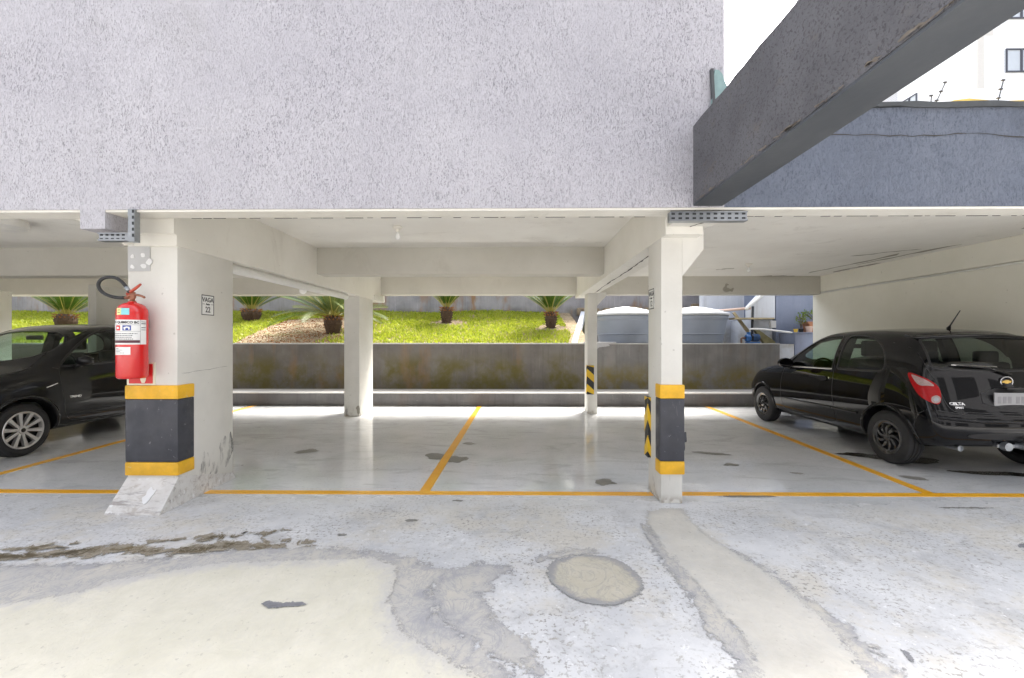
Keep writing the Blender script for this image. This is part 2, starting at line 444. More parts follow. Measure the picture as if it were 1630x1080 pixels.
# cars
n = N('black_car_paint')
n.base((.004, .004, .005)).set(rough=.5, spec=.0, coat=1.0, coat_r=.015, coat_ior=1.40)
M['black_paint'] = n.m
n = N('charcoal_car_paint')
n.base((.010, .010, .0108)).set(rough=.5, spec=.05, coat=1.0, coat_r=.02, coat_ior=1.42)
M['grey_paint'] = n.m
def glass(name, tint, fmix=.9):
    n = N(name)
    tr = n.n('ShaderNodeBsdfTransparent'); tr.inputs[0].default_value = (*tint, 1)
    gl = n.n('ShaderNodeBsdfGlossy'); gl.inputs['Roughness'].default_value = .01
    ge = n.n('ShaderNodeNewGeometry')
    dt = n.n('ShaderNodeVectorMath', operation='DOT_PRODUCT')
    n.t.links.new(ge.outputs['Normal'], dt.inputs[0]); n.t.links.new(ge.outputs['Incoming'], dt.inputs[1])
    k = n.math('POWER', n.math('SUBTRACT', 1.0, n.math('ABSOLUTE', dt.outputs['Value'])), 5.0)
    fr = n.math('ADD', .05, n.math('MULTIPLY', k, .95))
    mx = n.n('ShaderNodeMixShader')
    n.put(mx.inputs[0], fr)
    n.t.links.new(tr.outputs[0], mx.inputs[1]); n.t.links.new(gl.outputs[0], mx.inputs[2])
    n.t.links.new(mx.outputs[0], n.out.inputs[0])
    return n.m
M['glass'] = glass('car_glass', (.62, .74, .67))
M['glass_dark'] = glass('car_glass_dark', (.42, .46, .45))
M['trim'] = simple('black_trim', (.012, .012, .013), .4, var=0)
M['gloss_black'] = simple('gloss_black', (.008, .008, .009), .12, var=0)
M['seat'] = simple('seat_fabric', (.035, .034, .036), .9, var=.2)
M['tyre'] = simple('tyre_rubber', (.022, .022, .023), .75, var=.2, bump=.2)
M['hub_black'] = simple('hub_black', (.02, .02, .021), .16, coat=.8, var=0)
M['alloy'] = simple('alloy_silver', (.62, .61, .60), .3, metal=.75, var=.05)
M['chrome'] = simple('chrome', (.75, .75, .76), .12, metal=1.0, var=0)
M['gold'] = simple('gold_emblem', (.62, .42, .12), .3, metal=.8, var=0)
M['lamp_red'] = simple('lamp_red', (.36, .003, .005), .25, spec=.25, coat=.15, var=.15, vscale=40)
M['lamp_clear'] = simple('lamp_clear', (.36, .26, .25), .2, coat=.15, var=.25, vscale=60)
M['plate'] = simple('plate_grey', (.36, .36, .37), .5, var=.03)
M['plate_mark'] = simple('plate_mark', (.27, .27, .28), .5, var=.1)

# ---------------------------------------------------------------- helpers
def link(name, me, mat=None, parent=None, world=False):
    o = bpy.data.objects.new(name, me)
    col.objects.link(o)
    if mat is not None and me is not None:
        for m in (mat if isinstance(mat, (list, tuple)) else [mat]):
            me.materials.append(m)
    if parent is not None:
        o.parent = parent
        if world:                                   # mesh drawn in world metres under an Empty that stands at its base
            base = Vector((0, 0, 0)); p = parent
            while p is not None:
                base += p.location; p = p.parent
            o.location = -base
    return o
def obj(name, bm, mat=None, parent=None, smooth=False, angle=None, world=False):
    me = bpy.data.meshes.new(name)
    bm.normal_update()
    bm.to_mesh(me); bm.free()
    if smooth or angle:
        for p in me.polygons:
            p.use_smooth = True
        if angle:
            me.set_sharp_from_angle(angle=R(angle))
    return link(name, me, mat, parent, world)
def part(name, bm, mat, parent, **k):
    return obj(name, bm, mat, parent, world=True, **k)
def tag(o, label=None, cat=None, group=None, kind=None):
    if label: o['label'] = label
    if cat: o['category'] = cat
    if group: o['group'] = group
    if kind: o['kind'] = kind
    return o
def thing(name, label, cat, loc=(0, 0, 0), rz=0.0, group=None):
    o = bpy.data.objects.new(name, None)
    o.empty_display_size = .1
    col.objects.link(o)
    o.location = loc; o.rotation_euler = (0, 0, rz)
    return tag(o, label, cat, group, 'thing')
def structure(name, bm, mat, parent=None, **k):
    o = obj(name, bm, mat, parent, **k)
    if parent is None: o['kind'] = 'structure'
    return o
def copy_tree(o, parent=None):
    c = o.copy(); col.objects.link(c); c.parent = parent
    if parent is not None: c.matrix_parent_inverse = o.matrix_parent_inverse.copy()
    for ch in list(o.children): copy_tree(ch, c)
    return c
def B(): return bmesh.new()
def bx(bm, x0, x1, y0, y1, z0, z1, bev=0.0, seg=2):
    vs = [bm.verts.new(p) for p in ((x0, y0, z0), (x1, y0, z0), (x1, y1, z0), (x0, y1, z0), (x0, y0, z1), (x1, y0, z1), (x1, y1, z1), (x0, y1, z1))]
    fs = [bm.faces.new([vs[i] for i in f]) for f in ((0, 3, 2, 1), (4, 5, 6, 7), (0, 1, 5, 4), (1, 2, 6, 5), (2, 3, 7, 6), (3, 0, 4, 7))]
    if bev:
        es = list({e for f in fs for e in f.edges})
        bmesh.ops.bevel(bm, geom=es, offset=bev, segments=seg, affect='EDGES', profile=.6)
    return bm
def box(*a, **k): return bx(B(), *a, **k)
def prism(bm, poly, axis, a, b):
    """extrude a 2-D polygon along an axis: axis 'x' -> (y,z), 'y' -> (x,z), 'z' -> (x,y)"""
    def P(p, t):
        return {'x': (t, p[0], p[1]), 'y': (p[0], t, p[1]), 'z': (p[0], p[1], t)}[axis]
    A = [bm.verts.new(P(p, a)) for p in poly]; C = [bm.verts.new(P(p, b)) for p in poly]
    k = len(poly)
    bm.faces.new(A[::-1]); bm.faces.new(C)
    for i in range(k):
        bm.faces.new((A[i], A[(i + 1) % k], C[(i + 1) % k], C[i]))
    bmesh.ops.recalc_face_normals(bm, faces=bm.faces[:])
    return bm
def tube(bm, pts, r, seg=10, cap=True):
    """a round bar along a polyline; r a number or a list"""
    pts = [Vector(p) for p in pts]
    rs = r if isinstance(r, (list, tuple)) else [r] * len(pts)
    rings = []
    up = None
    for i, p in enumerate(pts):
        t = (pts[min(i + 1, len(pts) - 1)] - pts[max(i - 1, 0)]).normalized()
        if up is None:
            up = Vector((0, 0, 1)) if abs(t.z) < .9 else Vector((1, 0, 0))
        u = (up - t * up.dot(t)).normalized(); w = t.cross(u); up = u
        rings.append([bm.verts.new(p + (u * math.cos(2 * PI * k / seg) + w * math.sin(2 * PI * k / seg)) * rs[i]) for k in range(seg)])
    for a, b in zip(rings, rings[1:]):
        for k in range(seg):
            bm.faces.new((a[k], a[(k + 1) % seg], b[(k + 1) % seg], b[k]))
    if cap:
        bm.faces.new(rings[0][::-1]); bm.faces.new(rings[-1])
    return bm
def lathe(bm, prof, seg=32, axis='z', c=(0, 0, 0), close=False, cap=True):
    """prof = [(radius, height)] turned about an axis through c"""
    c = Vector(c); rings = []
    for r, h in prof:
        ring = []
        for k in range(seg):
            a = 2 * PI * k / seg
            p = {'z': (r * math.cos(a), r * math.sin(a), h), 'x': (h, r * math.cos(a), r * math.sin(a)), 'y': (r * math.sin(a), h, r * math.cos(a))}[axis]
            ring.append(bm.verts.new(c + Vector(p)))
        rings.append(ring)
    pairs = list(zip(rings, rings[1:])) + ([(rings[-1], rings[0])] if close else [])
    for a, b in pairs:
        for k in range(seg):
            bm.faces.new((a[k], a[(k + 1) % seg], b[(k + 1) % seg], b[k]))
    if not close and cap:
        for ring in (rings[0], rings[-1]):
            try: bm.faces.new(ring)
            except ValueError: pass
    bmesh.ops.remove_doubles(bm, verts=bm.verts[:], dist=1e-6)
    bmesh.ops.recalc_face_normals(bm, faces=bm.faces[:])
    return bm
def bez(p0, p1, p2, p3, k=12):
    P = [Vector(p) for p in (p0, p1, p2, p3)]
    return [P[0] * (1 - t) ** 3 + P[1] * 3 * t * (1 - t) ** 2 + P[2] * 3 * t * t * (1 - t) + P[3] * t ** 3 for t in [i / k for i in range(k + 1)]]
def chaikin(poly, it=2, closed=True):
    for _ in range(it):
        q = []
        k = len(poly)
        if not closed: q.append(poly[0])
        for i in range(k if closed else k - 1):
            a, b = poly[i], poly[(i + 1) % k]
            q.append((a[0] * .75 + b[0] * .25, a[1] * .75 + b[1] * .25))
            q.append((a[0] * .25 + b[0] * .75, a[1] * .25 + b[1] * .75))
        if not closed: q.append(poly[-1])
        poly = q
    return poly
def text_mesh(s, size, depth=0.001, align='CENTER', bold=0.0, sx=1.0):
    """flat print in the built-in typeface, centred, in its own x-y plane"""
    cu = bpy.data.curves.new('text', 'FONT')
    cu.body = s; cu.size = size; cu.extrude = depth; cu.align_x = align; cu.align_y = 'CENTER'
    cu.offset = bold; cu.resolution_u = 3
    o = bpy.data.objects.new('text', cu); col.objects.link(o)
    bpy.context.view_layer.update()
    me = bpy.data.meshes.new_from_object(o.evaluated_get(bpy.context.evaluated_depsgraph_get()))
    bpy.data.objects.remove(o); bpy.data.curves.remove(cu)
    bm = B(); bm.from_mesh(me); bpy.data.meshes.remove(me)
    if sx != 1.0: bmesh.ops.scale(bm, vec=(sx, 1, 1), verts=bm.verts[:])
    return bm
def frame_mx(o, ex, ey):
    ex = Vector(ex).normalized(); ey = Vector(ey).normalized(); ez = ex.cross(ey)
    return Matrix(((ex.x, ey.x, ez.x, o[0]), (ex.y, ey.y, ez.y, o[1]), (ex.z, ey.z, ez.z, o[2]), (0, 0, 0, 1)))
def ribbon(bm, pts, w, nrm, lift):
    """a jagged flat strip (crack, flake edge) along 3-D points lying on a flat face of normal nrm"""
    nrm = Vector(nrm); prev = None
    pts = [Vector(p) for p in pts]
    for i, p in enumerate(pts):
        t = (pts[min(i + 1, len(pts) - 1)] - pts[max(i - 1, 0)]).normalized()
        s = nrm.cross(t).normalized()
        ww = w * (.35 + rng.random()) * (0.25 if i in (0, len(pts) - 1) else 1)
        q = p + nrm * lift
        cur = (bm.verts.new(q - s * ww * .5), bm.verts.new(q + s * ww * .5))
        if prev: bm.faces.new((prev[0], cur[0], cur[1], prev[1]))
        prev = cur
    return bm
def wander(a, b, k, amp, nrm):
    a, b, nrm = Vector(a), Vector(b), Vector(nrm)
    s = nrm.cross(b - a).normalized(); out = []; off = 0
    for i in range(k + 1):
        off = off * .7 + rng.uniform(-amp, amp)
        out.append(a.lerp(b, i / k) + s * (off if 0 < i < k else 0))
    return out
def sdf_sheet(name, poly, z, mat, cell=.03, margin=.03, parent=None):
    """flat skin on the floor inside a polygon; attribute 'edge' = distance to the outline, ragged by its material"""
    P = np.array(poly, float)
    x0, y0 = P.min(0) - margin - cell; x1, y1 = P.max(0) + margin + cell
    xs = np.arange(x0, x1 + cell, cell); ys = np.arange(y0, y1 + cell, cell)
    X, Y = np.meshgrid(xs, ys, indexing='ij')
    d = np.full(X.shape, 1e9); ins = np.zeros(X.shape, bool)
    for i in range(len(P)):
        a, b = P[i], P[(i + 1) % len(P)]; e = b - a
        t = np.clip(((X - a[0]) * e[0] + (Y - a[1]) * e[1]) / (e @ e), 0, 1)
        d = np.minimum(d, np.hypot(X - a[0] - t * e[0], Y - a[1] - t * e[1]))
        c = ((a[1] > Y) != (b[1] > Y)) & (X < e[0] * (Y - a[1]) / (e[1] if abs(e[1]) > 1e-9 else 1e-9) + a[0])
        ins ^= c
    sd = np.where(ins, d, -d)
    nx, ny = X.shape
    keep = np.maximum.reduce([sd[:-1, :-1], sd[1:, :-1], sd[1:, 1:], sd[:-1, 1:]]) > -margin
    ii, jj = np.nonzero(keep)
    idx = lambda i, j: i * ny + j
    quads = np.stack([idx(ii, jj), idx(ii + 1, jj), idx(ii + 1, jj + 1), idx(ii, jj + 1)], 1)
    used, inv = np.unique(quads, return_inverse=True)
    co = np.stack([X.ravel()[used], Y.ravel()[used], np.full(len(used), z)], 1)
    me = bpy.data.meshes.new(name)
    me.from_pydata(co.tolist(), [], inv.reshape(-1, 4).tolist())
    at = me.attributes.new('edge', 'FLOAT', 'POINT'); at.data.foreach_set('value', sd.ravel()[used].astype(np.float32))
    me.update()
    return link(name, me, mat, parent)
def blob(cx, cy, rx, ry, k=14, j=.35, rot=0.0):
    out = []
    for i in range(k):
        a = 2 * PI * i / k; r = 1 + rng.uniform(-j, j)
        x, y = rx * r * math.cos(a), ry * r * math.sin(a)
        out.append((cx + x * math.cos(rot) - y * math.sin(rot), cy + x * math.sin(rot) + y * math.cos(rot)))
    return chaikin(out, 1)

# ---------------------------------------------------------------- ground, floor and what is painted on it
structure('ground', box(-400, 400, -400, 400, -.6, -.06), M['ground'])
sky_note = None
fl = B()
bmesh.ops.create_grid(fl, x_segments=44, y_segments=34, size=1)
for v in fl.verts:
    v.co = Vector((-4.25 + v.co.x * 14.25, .8 + v.co.y * 8.2, 0))
floor = structure('floor', fl, M['floor'])
def floor_part(name, o):
    return o
for x0, x1, y0, y1 in ((-13, -3.19, 3.755, 3.835), (-2.74, 1.17, 3.76, 3.84), (1.36, 10, 3.768, 3.848)):
    structure('painted_line', box(x0, x1, y0, y1, -.002, .004), M['line'], floor)
for xa, ya, xb, yb in ((-5.17, 3.83, -5.33, 8.74), (-.823, 3.84, -.767, 8.73), (3.592, 3.845, 3.779, 8.74), (-9.4, 3.83, -9.5, 8.74)):
    q = B(); w = .045
    prism(q, [(xa - w, ya), (xa + w, ya), (xb + w, yb), (xb - w, yb)], 'z', -.002, .004)
    structure('painted_line', q, M['line'], floor)

big = [(-2.62, 2.167), (-2.316, 2.279), (-2.249, 2.40), (-1.754, 2.60), (-1.3, 2.63), (-.878, 2.66), (-.72, 2.57), (-.69, 2.45), (-.66, 2.219), (-.52, 1.98), (-.3, 1.82), (-.11, 1.70), (.02, 1.4), (.0, .5), (-4.6, .5), (-4.9, 1.9), (-3.4, 2.05)]
smear = [(-4.9, 2.3), (-3.6, 2.5), (-3.094, 2.56), (-2.57, 2.56), (-2.186, 2.63), (-1.727, 2.80), (-1.227, 2.78), (-.85, 2.74), (-.62, 2.66), (-.44, 2.50), (-.46, 2.28), (-.40, 2.10), (-.2, 1.93), (-.02, 1.76), (.1, 1.4), (.1, .5), (-4.9, .5)]
mossp = [(-3.3, 2.66), (-2.9, 2.72), (-2.75, 2.80), (-2.5, 2.81), (-2.3, 2.76), (-2.036, 2.81), (-1.9, 2.88), (-1.665, 2.86), (-1.45, 2.80), (-1.735, 2.77), (-2.1, 2.70), (-2.5, 2.68), (-2.7, 2.66), (-3.2, 2.60)]
sdf_sheet('cement_smear', smear, .003, M['smear'], .035, .07, floor)
sdf_sheet('moss_stain', mossp, .005, M['moss'], .02, .10, floor)
for cx, cy, rx, ry in ((-2.75, 2.70, .28, .05), (-2.0, 2.93, .16, .03), (-1.75, 3.0, .14, .025), (-2.35, 2.88, .08, .02), (-1.45, 2.86, .12, .03), (-3.1, 2.76, .2, .04)):
    sdf_sheet('moss_stain', blob(cx, cy, rx, ry, rot=.1), .0045, M['moss'], .02, .06, floor)
for poly in ([(-.46, 2.52), (-.2, 2.62), (-.05, 2.55), (-.12, 2.4), (-.2, 2.3), (-.1, 2.1), (.05, 1.9), (.1, 1.75), (-.05, 1.8), (-.3, 2.0), (-.45, 2.2)],):
    sdf_sheet('cement_smear', poly, .0025, M['smear'], .025, .09, floor)
sdf_sheet('cement_smear', [(.1, 2.62), (.2, 2.74), (.45, 2.80), (.5, 2.74), (.2, 2.66)], .003, M['smear'], .02, .06, floor)
sdf_sheet('cement_smear', [(.93, 3.2), (1.0, 2.6), (1.05, 2.0), (1.0, 1.4), (.9, 1.4), (.9, 2.0), (.88, 2.6), (.87, 3.1)], .003, M['smear'], .025, .08, floor)
sdf_sheet('cement_smear', [(1.42, 2.75), (1.50, 2.4), (1.56, 2.0), (1.52, 1.5), (1.38, 1.5), (1.42, 2.0), (1.42, 2.3), (1.36, 2.8)], .003, M['smear'], .025, .08, floor)
sdf_sheet('cement_patch', big, .007, M['cement'], .035, .03, floor)
sdf_sheet('manhole_patch', chaikin([(.153, 2.531), (.235, 2.676), (.457, 2.734), (.635, 2.659), (.697, 2.471), (.671, 2.318), (.528, 2.208), (.368, 2.201), (.22, 2.313)], 2), .004, M['hole'], .02, .02, floor)
sdf_sheet('trench_patch', [(1.03, 3.40), (.96, 3.25), (.935, 2.936), (.961, 2.611), (.996, 2.267), (1.023, 2.003), (.975, 1.761), (.95, 1.2), (.95, .5), (1.5, .5), (1.42, 1.3), (1.404, 1.766), (1.46, 1.967), (1.467, 2.246), (1.432, 2.60), (1.30, 2.94), (1.28, 3.2), (1.30, 3.45), (1.18, 3.50)], .004, M['trench'], .025, .04, floor)
for cx, cy, rx, ry, rot in ((-2.522, 5.2, .12, .1, .4), (-.955, 5.0, .12, .16, .2), (-.68, 4.85, .13, .14, 0), (-.783, 3.22, .06, .028, 0), (.81, 4.1, .11, .09, 0), (2.287, 5.15, .2, .06, -.2),
                            (2.0, 3.745, .27, .02, 0), (3.836, 4.26, .1, .06, -.3), (2.806, 4.40, .06, .03, -.4), (2.284, 4.70, .08, .05, 0), (-4.086, 5.43, .09, .05, 0), (3.6, 3.52, .25, .012, 0), (1.9, 6.1, .14, .05, .2), (-.5, 3.62, .05, .02, 0), (-1.2, 2.98, .05, .015, 0), (-.62, 5.6, .09, .06, 0)):
    sdf_sheet('worn_spot', blob(cx, cy, rx, ry, rot=rot), .003, M['worn'], .02, .025, floor)
sdf_sheet('oil_stain', blob(4.75, 4.42, .42, .075, rot=-.18), .003, M['wet'], .02, .05, floor)
sdf_sheet('oil_stain', blob(4.3, 4.95, .5, .16, rot=-.3), .003, M['wet'], .02, .05, floor)
sdf_sheet('tar_mark', [(-1.30, 2.185), (-1.24, 2.15), (-1.10, 2.165), (-1.06, 2.185), (-1.10, 2.20), (-1.22, 2.195), (-1.28, 2.21)], .0105, M['tar'], .008, .01, floor)
sdf_sheet('tar_mark', blob(3.5, 2.88, .24, .05, rot=.1), .003, M['tar'], .015, .03, floor)
sdf_sheet('tar_mark', blob(1.66, 1.87, .012, .045, rot=-.3, k=8), .003, M['tar'], .01, .01, floor)

# ---------------------------------------------------------------- the garage: slab, beams, walls, columns
CZ, GZ = 2.60, 2.20
ceiling = structure('ceiling', box(-15.5, 6.35, 3.45, 9.02, CZ, CZ + .16), M['ceiling'])
tag(ceiling, 'painted concrete ceiling over the parking bays')
def crack(parent, a, b, k, amp, w, nrm, name='crack', mat='crack', lift=.003):
    return part(name, ribbon(B(), wander(a, b, k, amp, nrm), w, nrm, lift), M[mat], parent) if parent.type == 'EMPTY' else obj(name, ribbon(B(), wander(a, b, k, amp, nrm), w, nrm, lift), M[mat], parent)
for a, b in (((5.5, 8.3, CZ), (5.55, 6.4, CZ)), ((5.7, 7.4, CZ), (5.85, 5.8, CZ)), ((5.0, 6.6, CZ), (5.6, 6.1, CZ)), ((5.9, 8.2, CZ), (5.95, 7.2, CZ)), ((5.7, 5.0, CZ), (5.95, 4.5, CZ)), ((3.6, 7.9, CZ), (3.8, 7.7, CZ)), ((4.8, 8.70, CZ), (5.5, 8.69, CZ))):
    crack(ceiling, a, b, 12, .03, .085, (0, 0, -1), 'paint_flake', 'exposed')

# mid and rear cross beams, girders
def beam(label, *b, bev=.012, name='cross_beam', cat='beam'):
    o = obj(name, box(*b, bev=bev), M['shaded_cream'], angle=30)
    return tag(o, label, cat, 'concrete beams of the garage', 'thing')
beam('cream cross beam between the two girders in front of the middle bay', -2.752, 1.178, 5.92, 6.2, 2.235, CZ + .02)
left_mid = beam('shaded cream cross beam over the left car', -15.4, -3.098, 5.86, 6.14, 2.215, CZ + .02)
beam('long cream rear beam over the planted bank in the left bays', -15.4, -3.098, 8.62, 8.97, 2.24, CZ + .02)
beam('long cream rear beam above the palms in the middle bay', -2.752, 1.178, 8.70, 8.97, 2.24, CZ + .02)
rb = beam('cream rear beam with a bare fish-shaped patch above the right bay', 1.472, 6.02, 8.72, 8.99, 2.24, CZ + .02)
fish = chaikin([(0, 0), (.05, -.055), (.13, -.06), (.19, -.03), (.235, -.065), (.26, -.02), (.28, .045), (.24, .04), (.2, .012), (.16, .03), (.10, .055), (.12, .11), (.17, .10), (.13, .145), (.07, .15), (.065, .09), (.02, .05)], 1)
obj('bare_patch', prism(B(), [(4.08 + x * .82, 2.335 + z * .82) for x, z in fish], 'y', 8.716, 8.73), M['exposed'], rb)
def girder(label, x0, x1, z0, y0, y1):
    t = tag(obj('girder', box(x0, x1, y0, y1, z0, CZ + .02, bev=.012), M['cream'], angle=30), label, 'beam', 'concrete beams of the garage', 'thing')
    return t
gl = girder('deep cream girder running back from the column with the extinguisher', -3.1, -2.75, 2.10, 3.47, 8.95)
gr_ = girder('cracked cream girder running back from the slim front column', 1.175, 1.475, 2.18, 3.47, 8.9)
crack(gr_, (1.31, 3.98, 2.18), (1.37, 7.8, 2.18), 40, .008, .02, (0, 0, -1))
tag(obj('drain_pipe', tube(B(), [(-2.86, 3.9, 2.055), (-2.86, 5.5, 2.055), (-2.86, 7.2, 2.055)], .05, 14), M['pvc'], angle=40), 'white plastic pipe fixed along the underside of the left girder', 'pipe', kind='thing')

# front wall above the opening
wall_t = thing('building_wall', 'rough pale lilac stuccoed wall above the parking bays', 'wall', (-5, 3.35, 2.33))
part('wall', prism(B(), [(-15.5, 2.33), (-3.315, 2.33), (-3.315, 2.185), (-3.125, 2.185), (-3.125, 2.33), (1.535, 2.33), (1.535, 4.4), (-15.5, 4.4)], 'y', 3.25, 3.44), M['stucco_white'], wall_t)
part('added_lower_wall', box(-15.4, -8.4, 3.26, 3.43, 0, 2.311), M['stucco_white'], wall_t)  # out-of-view wall added to keep front light out of the left bay
part('flashing', prism(B(), chaikin([(1.44, 3.34), (1.50, 3.33), (1.535, 3.23), (1.58, 3.16), (1.58, 3.0), (1.43, 2.95)], 1), 'y', 3.225, 3.262), M['flash_green'], wall_t)
part('flashing', prism(B(), [(1.425, 3.345), (1.444, 3.345), (1.462, 3.0), (1.442, 2.95)], 'y', 3.222, 3.25), M['coping'], wall_t)
lint = structure('lintel', box(-15.5, 10, 3.256, 3.432, 2.312, 2.329), M['cream'])
tag(lint, 'cream underside strip of the front wall')
for a, b in (((-2.6, 3.44, 2.312), (1.0, 3.44, 2.312)), ((1.7, 3.44, 2.312), (9, 3.44, 2.312))):
    q = B(); x = a[0]
    while x < b[0]:
        l = rng.uniform(.03, .16); bx(q, x, x + l, 3.43, 3.436 + rng.uniform(0, .006), 2.310, 2.325); x += l + rng.uniform(.005, .12)
    tag(obj('joint_gap', q, M['crack'], lint), kind='stuff')
obj('crack', ribbon(B(), wander((1.33, 3.26, 2.312), (1.26, 3.40, 2.312), 6, .012, (0, 0, -1)), .018, (0, 0, -1), .002), M['crack'], lint)
# haunch block over the left column and the broken slab edge beside it
tag(obj('haunch_block', prism(B(), [(3.445, 2.20), (3.58, 2.13), (3.58, 2.5), (3.445, 2.5)], 'x', -3.28, -2.752), M['cream']), 'cream block between the front wall and the column with the extinguisher', 'beam', 'concrete beams of the garage', 'thing')
q = B()
prism(q, [(-5.2, 2.50), (-4.4, 2.42), (-3.6, 2.33), (-3.29, 2.22), (-3.29, 2.59), (-5.2, 2.59)], 'y', 3.445, 3.62)
tag(obj('slab_edge', q, M['cream']), 'broken sloping slab edge left of the column with the extinguisher', 'beam', 'concrete beams of the garage', 'thing')

par = thing('parapet_wall', 'rough blue grey parapet with a dark coping on the right', 'wall', (5, 3.35, 2.33))
part('wall', box(1.538, 10, 3.254, 3.44, 2.33, 3.045), M['stucco_blue'], par)
q = B(); k = 60
prev = None
top_z = [3.062 + rng.uniform(-.004, .004) for _ in range(k + 1)]
prism(q, [(1.54 + (10 - 1.54) * i / k, top_z[i]) for i in range(k + 1)] + [(10, 3.0455), (1.54, 3.0455)], 'y', 3.254, 3.44)
part('wall_top', q, M['stucco_blue'], par)
q = B()
prism(q, [(1.54 + (10 - 1.54) * i / k, 3.098 + rng.uniform(-.005, .007)) for i in range(k + 1)] + [(10 - (10 - 1.54) * i / k, 3.066 + rng.uniform(-.012, .006)) for i in range(k + 1)], 'y', 3.238, 3.46)
part('coping', q, M['coping'], par)
crack(par, (1.6, 3.254, 2.85), (9, 3.254, 2.88), 90, .012, .007, (0, -1, 0))

bt = thing('concrete_beam', 'dark grey stuccoed concrete beam coming forward from the wall', 'beam', (1.46, 3.2, 2.40))
q = B()
prism(q, [(1.305, 2.352), (1.518, 2.352), (1.518, 2.93), (1.305, 2.93)], 'y', -2.2, 3.25)
bmesh.ops.subdivide_edges(q, edges=[e for e in q.edges if abs((e.verts[0].co - e.verts[1].co).y) > 1], cuts=60)
for v in q.verts:
    if 0 < v.co.y < 3.2:
        v.co.z += rng.uniform(-.004, .004); v.co.x += rng.uniform(-.003, .003)
part('beam', q, M['beam'], bt)
part('soffit', box(1.3055, 1.5175, -2.2, 3.248, 2.338, 2.3515), M['beam_under'], bt)
q = B()
for i in range(40):
    y = rng.uniform(.6, 3.1); l = rng.uniform(.02, .12); h_ = rng.uniform(.004, .013)
    ribbon(q, wander((1.3005, y, 2.356 + h_ * .5), (1.3005, y + l, 2.356 + h_ * .5 + rng.uniform(-.004, .01)), 5, .004, (-1, 0, 0)), h_, (-1, 0, 0), .0015)
tag(part('edge_flake', q, M['flake_tan'], bt), kind='stuff')

lw = thing('added_end_wall', 'cream wall added unseen at the far left to keep light out', 'wall', (-15.4, 6.2, 0))  # unseen wall added to stop light entering from the left
part('wall', box(-15.7, -15.42, 3.44, 9.0, 0, CZ + .02), M['wall_cream'], lw)
rw = thing('side_wall', 'tall cream wall behind the black car on the right', 'wall', (6.2, 6.2, 0))
part('wall', box(6.05, 6.3, 3.44, 8.99, 0, 2.29), M['wall_cream'], rw)
part('upper_band', box(6.02, 6.3, 3.44, 8.99, 2.29, CZ + .02, bev=.008), M['wall_cream'], rw)
tag(obj('conduit', tube(B(), [(6.035, 3.5, 2.274), (6.035, 5.8, 2.27), (6.035, 8.97, 2.276)], .014, 8), M['pvc'], smooth=True), 'thin pale conduit along the cream wall behind the black car', 'conduit', kind='thing')

dw = thing('added_screen_wall', 'tall grey wall added unseen behind the camera to shape the light', 'wall', (0, -7, 0))  # unseen wall added to dim the front light and darken car reflections
part('wall', box(-24, 24, -7.3, -7, -.05, 13), M['screen_grey'], dw)
for zz in (.4, 3.4, 6.4, 9.4):  # windows and sills added only to band the reflections in the car
    for i in range(9):
        x0 = -17 + i * 4.2
        w_ = part('window', box(x0, x0 + 2.6, -7.06, -6.985, zz, zz + 1.7), M['slot'], dw)
        obj('added_sill', box(x0 - .1, x0 + 2.7, -7.0, -6.90, zz - .09, zz - .002), M['ledge_white'], w_, world=True)
# columns
def col_box(x0, x1, y0, y1, top, seg=0): return box(x0, x1, y0, y1, 0, top, bev=.008)
lc = thing('column', 'wide front column with the fire extinguisher and a wedge base', 'column', (-2.96, 3.8, 0), group='garage columns')
part('shaft', col_box(-3.167, -2.76, 3.49, 4.18, 2.12), M['column'], lc, angle=30)
q = B()
prism(q, [(3.285, .001), (3.50, .235), (4.16, .06), (4.20, .001)], 'x', -3.172, -2.752)
for v in q.verts:
    if v.co.x > -2.9 and v.co.z < .05: v.co.x += .012
part('wedge_base', q, M['wedge'], lc)
part('white_patch', prism(B(), blob(-2.905, .075, .035, .055, 16, .4), 'z', 0, .003), M['filler'], lc)
lc.children[-1].location = lc.children[-1].location + Vector((0, 3.34, .065))
lc.children[-1].rotation_euler = (R(47), 0, 0)
part('primer_patch', box(-3.16, -2.98, 3.482, 3.492, 1.90, 2.10), M['grey_primer'], lc)
for cx, cz, r in ((-3.12, 2.02, .017), (-3.12, 1.935, .018), (-3.035, 2.03, .018), (-3.03, 1.94, .024), (-2.985, 1.975, .026)):
    part('filler_spot', prism(B(), blob(cx, cz, r, r, 9, .3), 'y', 3.4785, 3.484), M['filler'], lc)
def guard(parent, x0, x1, y0, y1, zs, bev=.012):
    g = part('column_guard', box(x0, x1, y0, y1, zs[1], zs[2], bev=bev), M['charcoal'], parent, angle=35)
    g['label'] = 'charcoal pad'
    for a, b in ((zs[0], zs[1] - .0), (zs[2], zs[3])):
        part('guard_band', box(x0 - .002, x1 + .002, y0 - .002, y1 + .002, a, b, bev=bev), M['yellow'], g, angle=35)['label'] = 'yellow band'
    return g
guard(lc, -3.18, -2.747, 3.478, 3.66, (.243, .352, .862, .975))
part('hairline', ribbon(B(), wander((-2.76, 3.53, 1.07), (-2.76, 4.1, 1.09), 14, .004, (1, 0, 0)), .0018, (1, 0, 0), .002), M['crack'], lc)
for y0, z0, y1, z1, w in ((3.74, .16, 3.77, .40, .05), (3.80, .16, 3.83, .34, .05), (3.92, .10, 4.02, .42, .07), (4.0, .18, 4.06, .44, .05), (4.07, .14, 4.14, .46, .06), (4.12, .20, 4.16, .40, .03), (3.86, .14, 3.90, .24, .04)):
    part('scuff_mark', ribbon(B(), [(-2.76, y0 + (y1 - y0) * t + .03 * math.sin(PI * t), z0 + (z1 - z0) * t) for t in [i / 8 for i in range(9)]], w, (1, 0, 0), .0015), M['scuff'], lc)

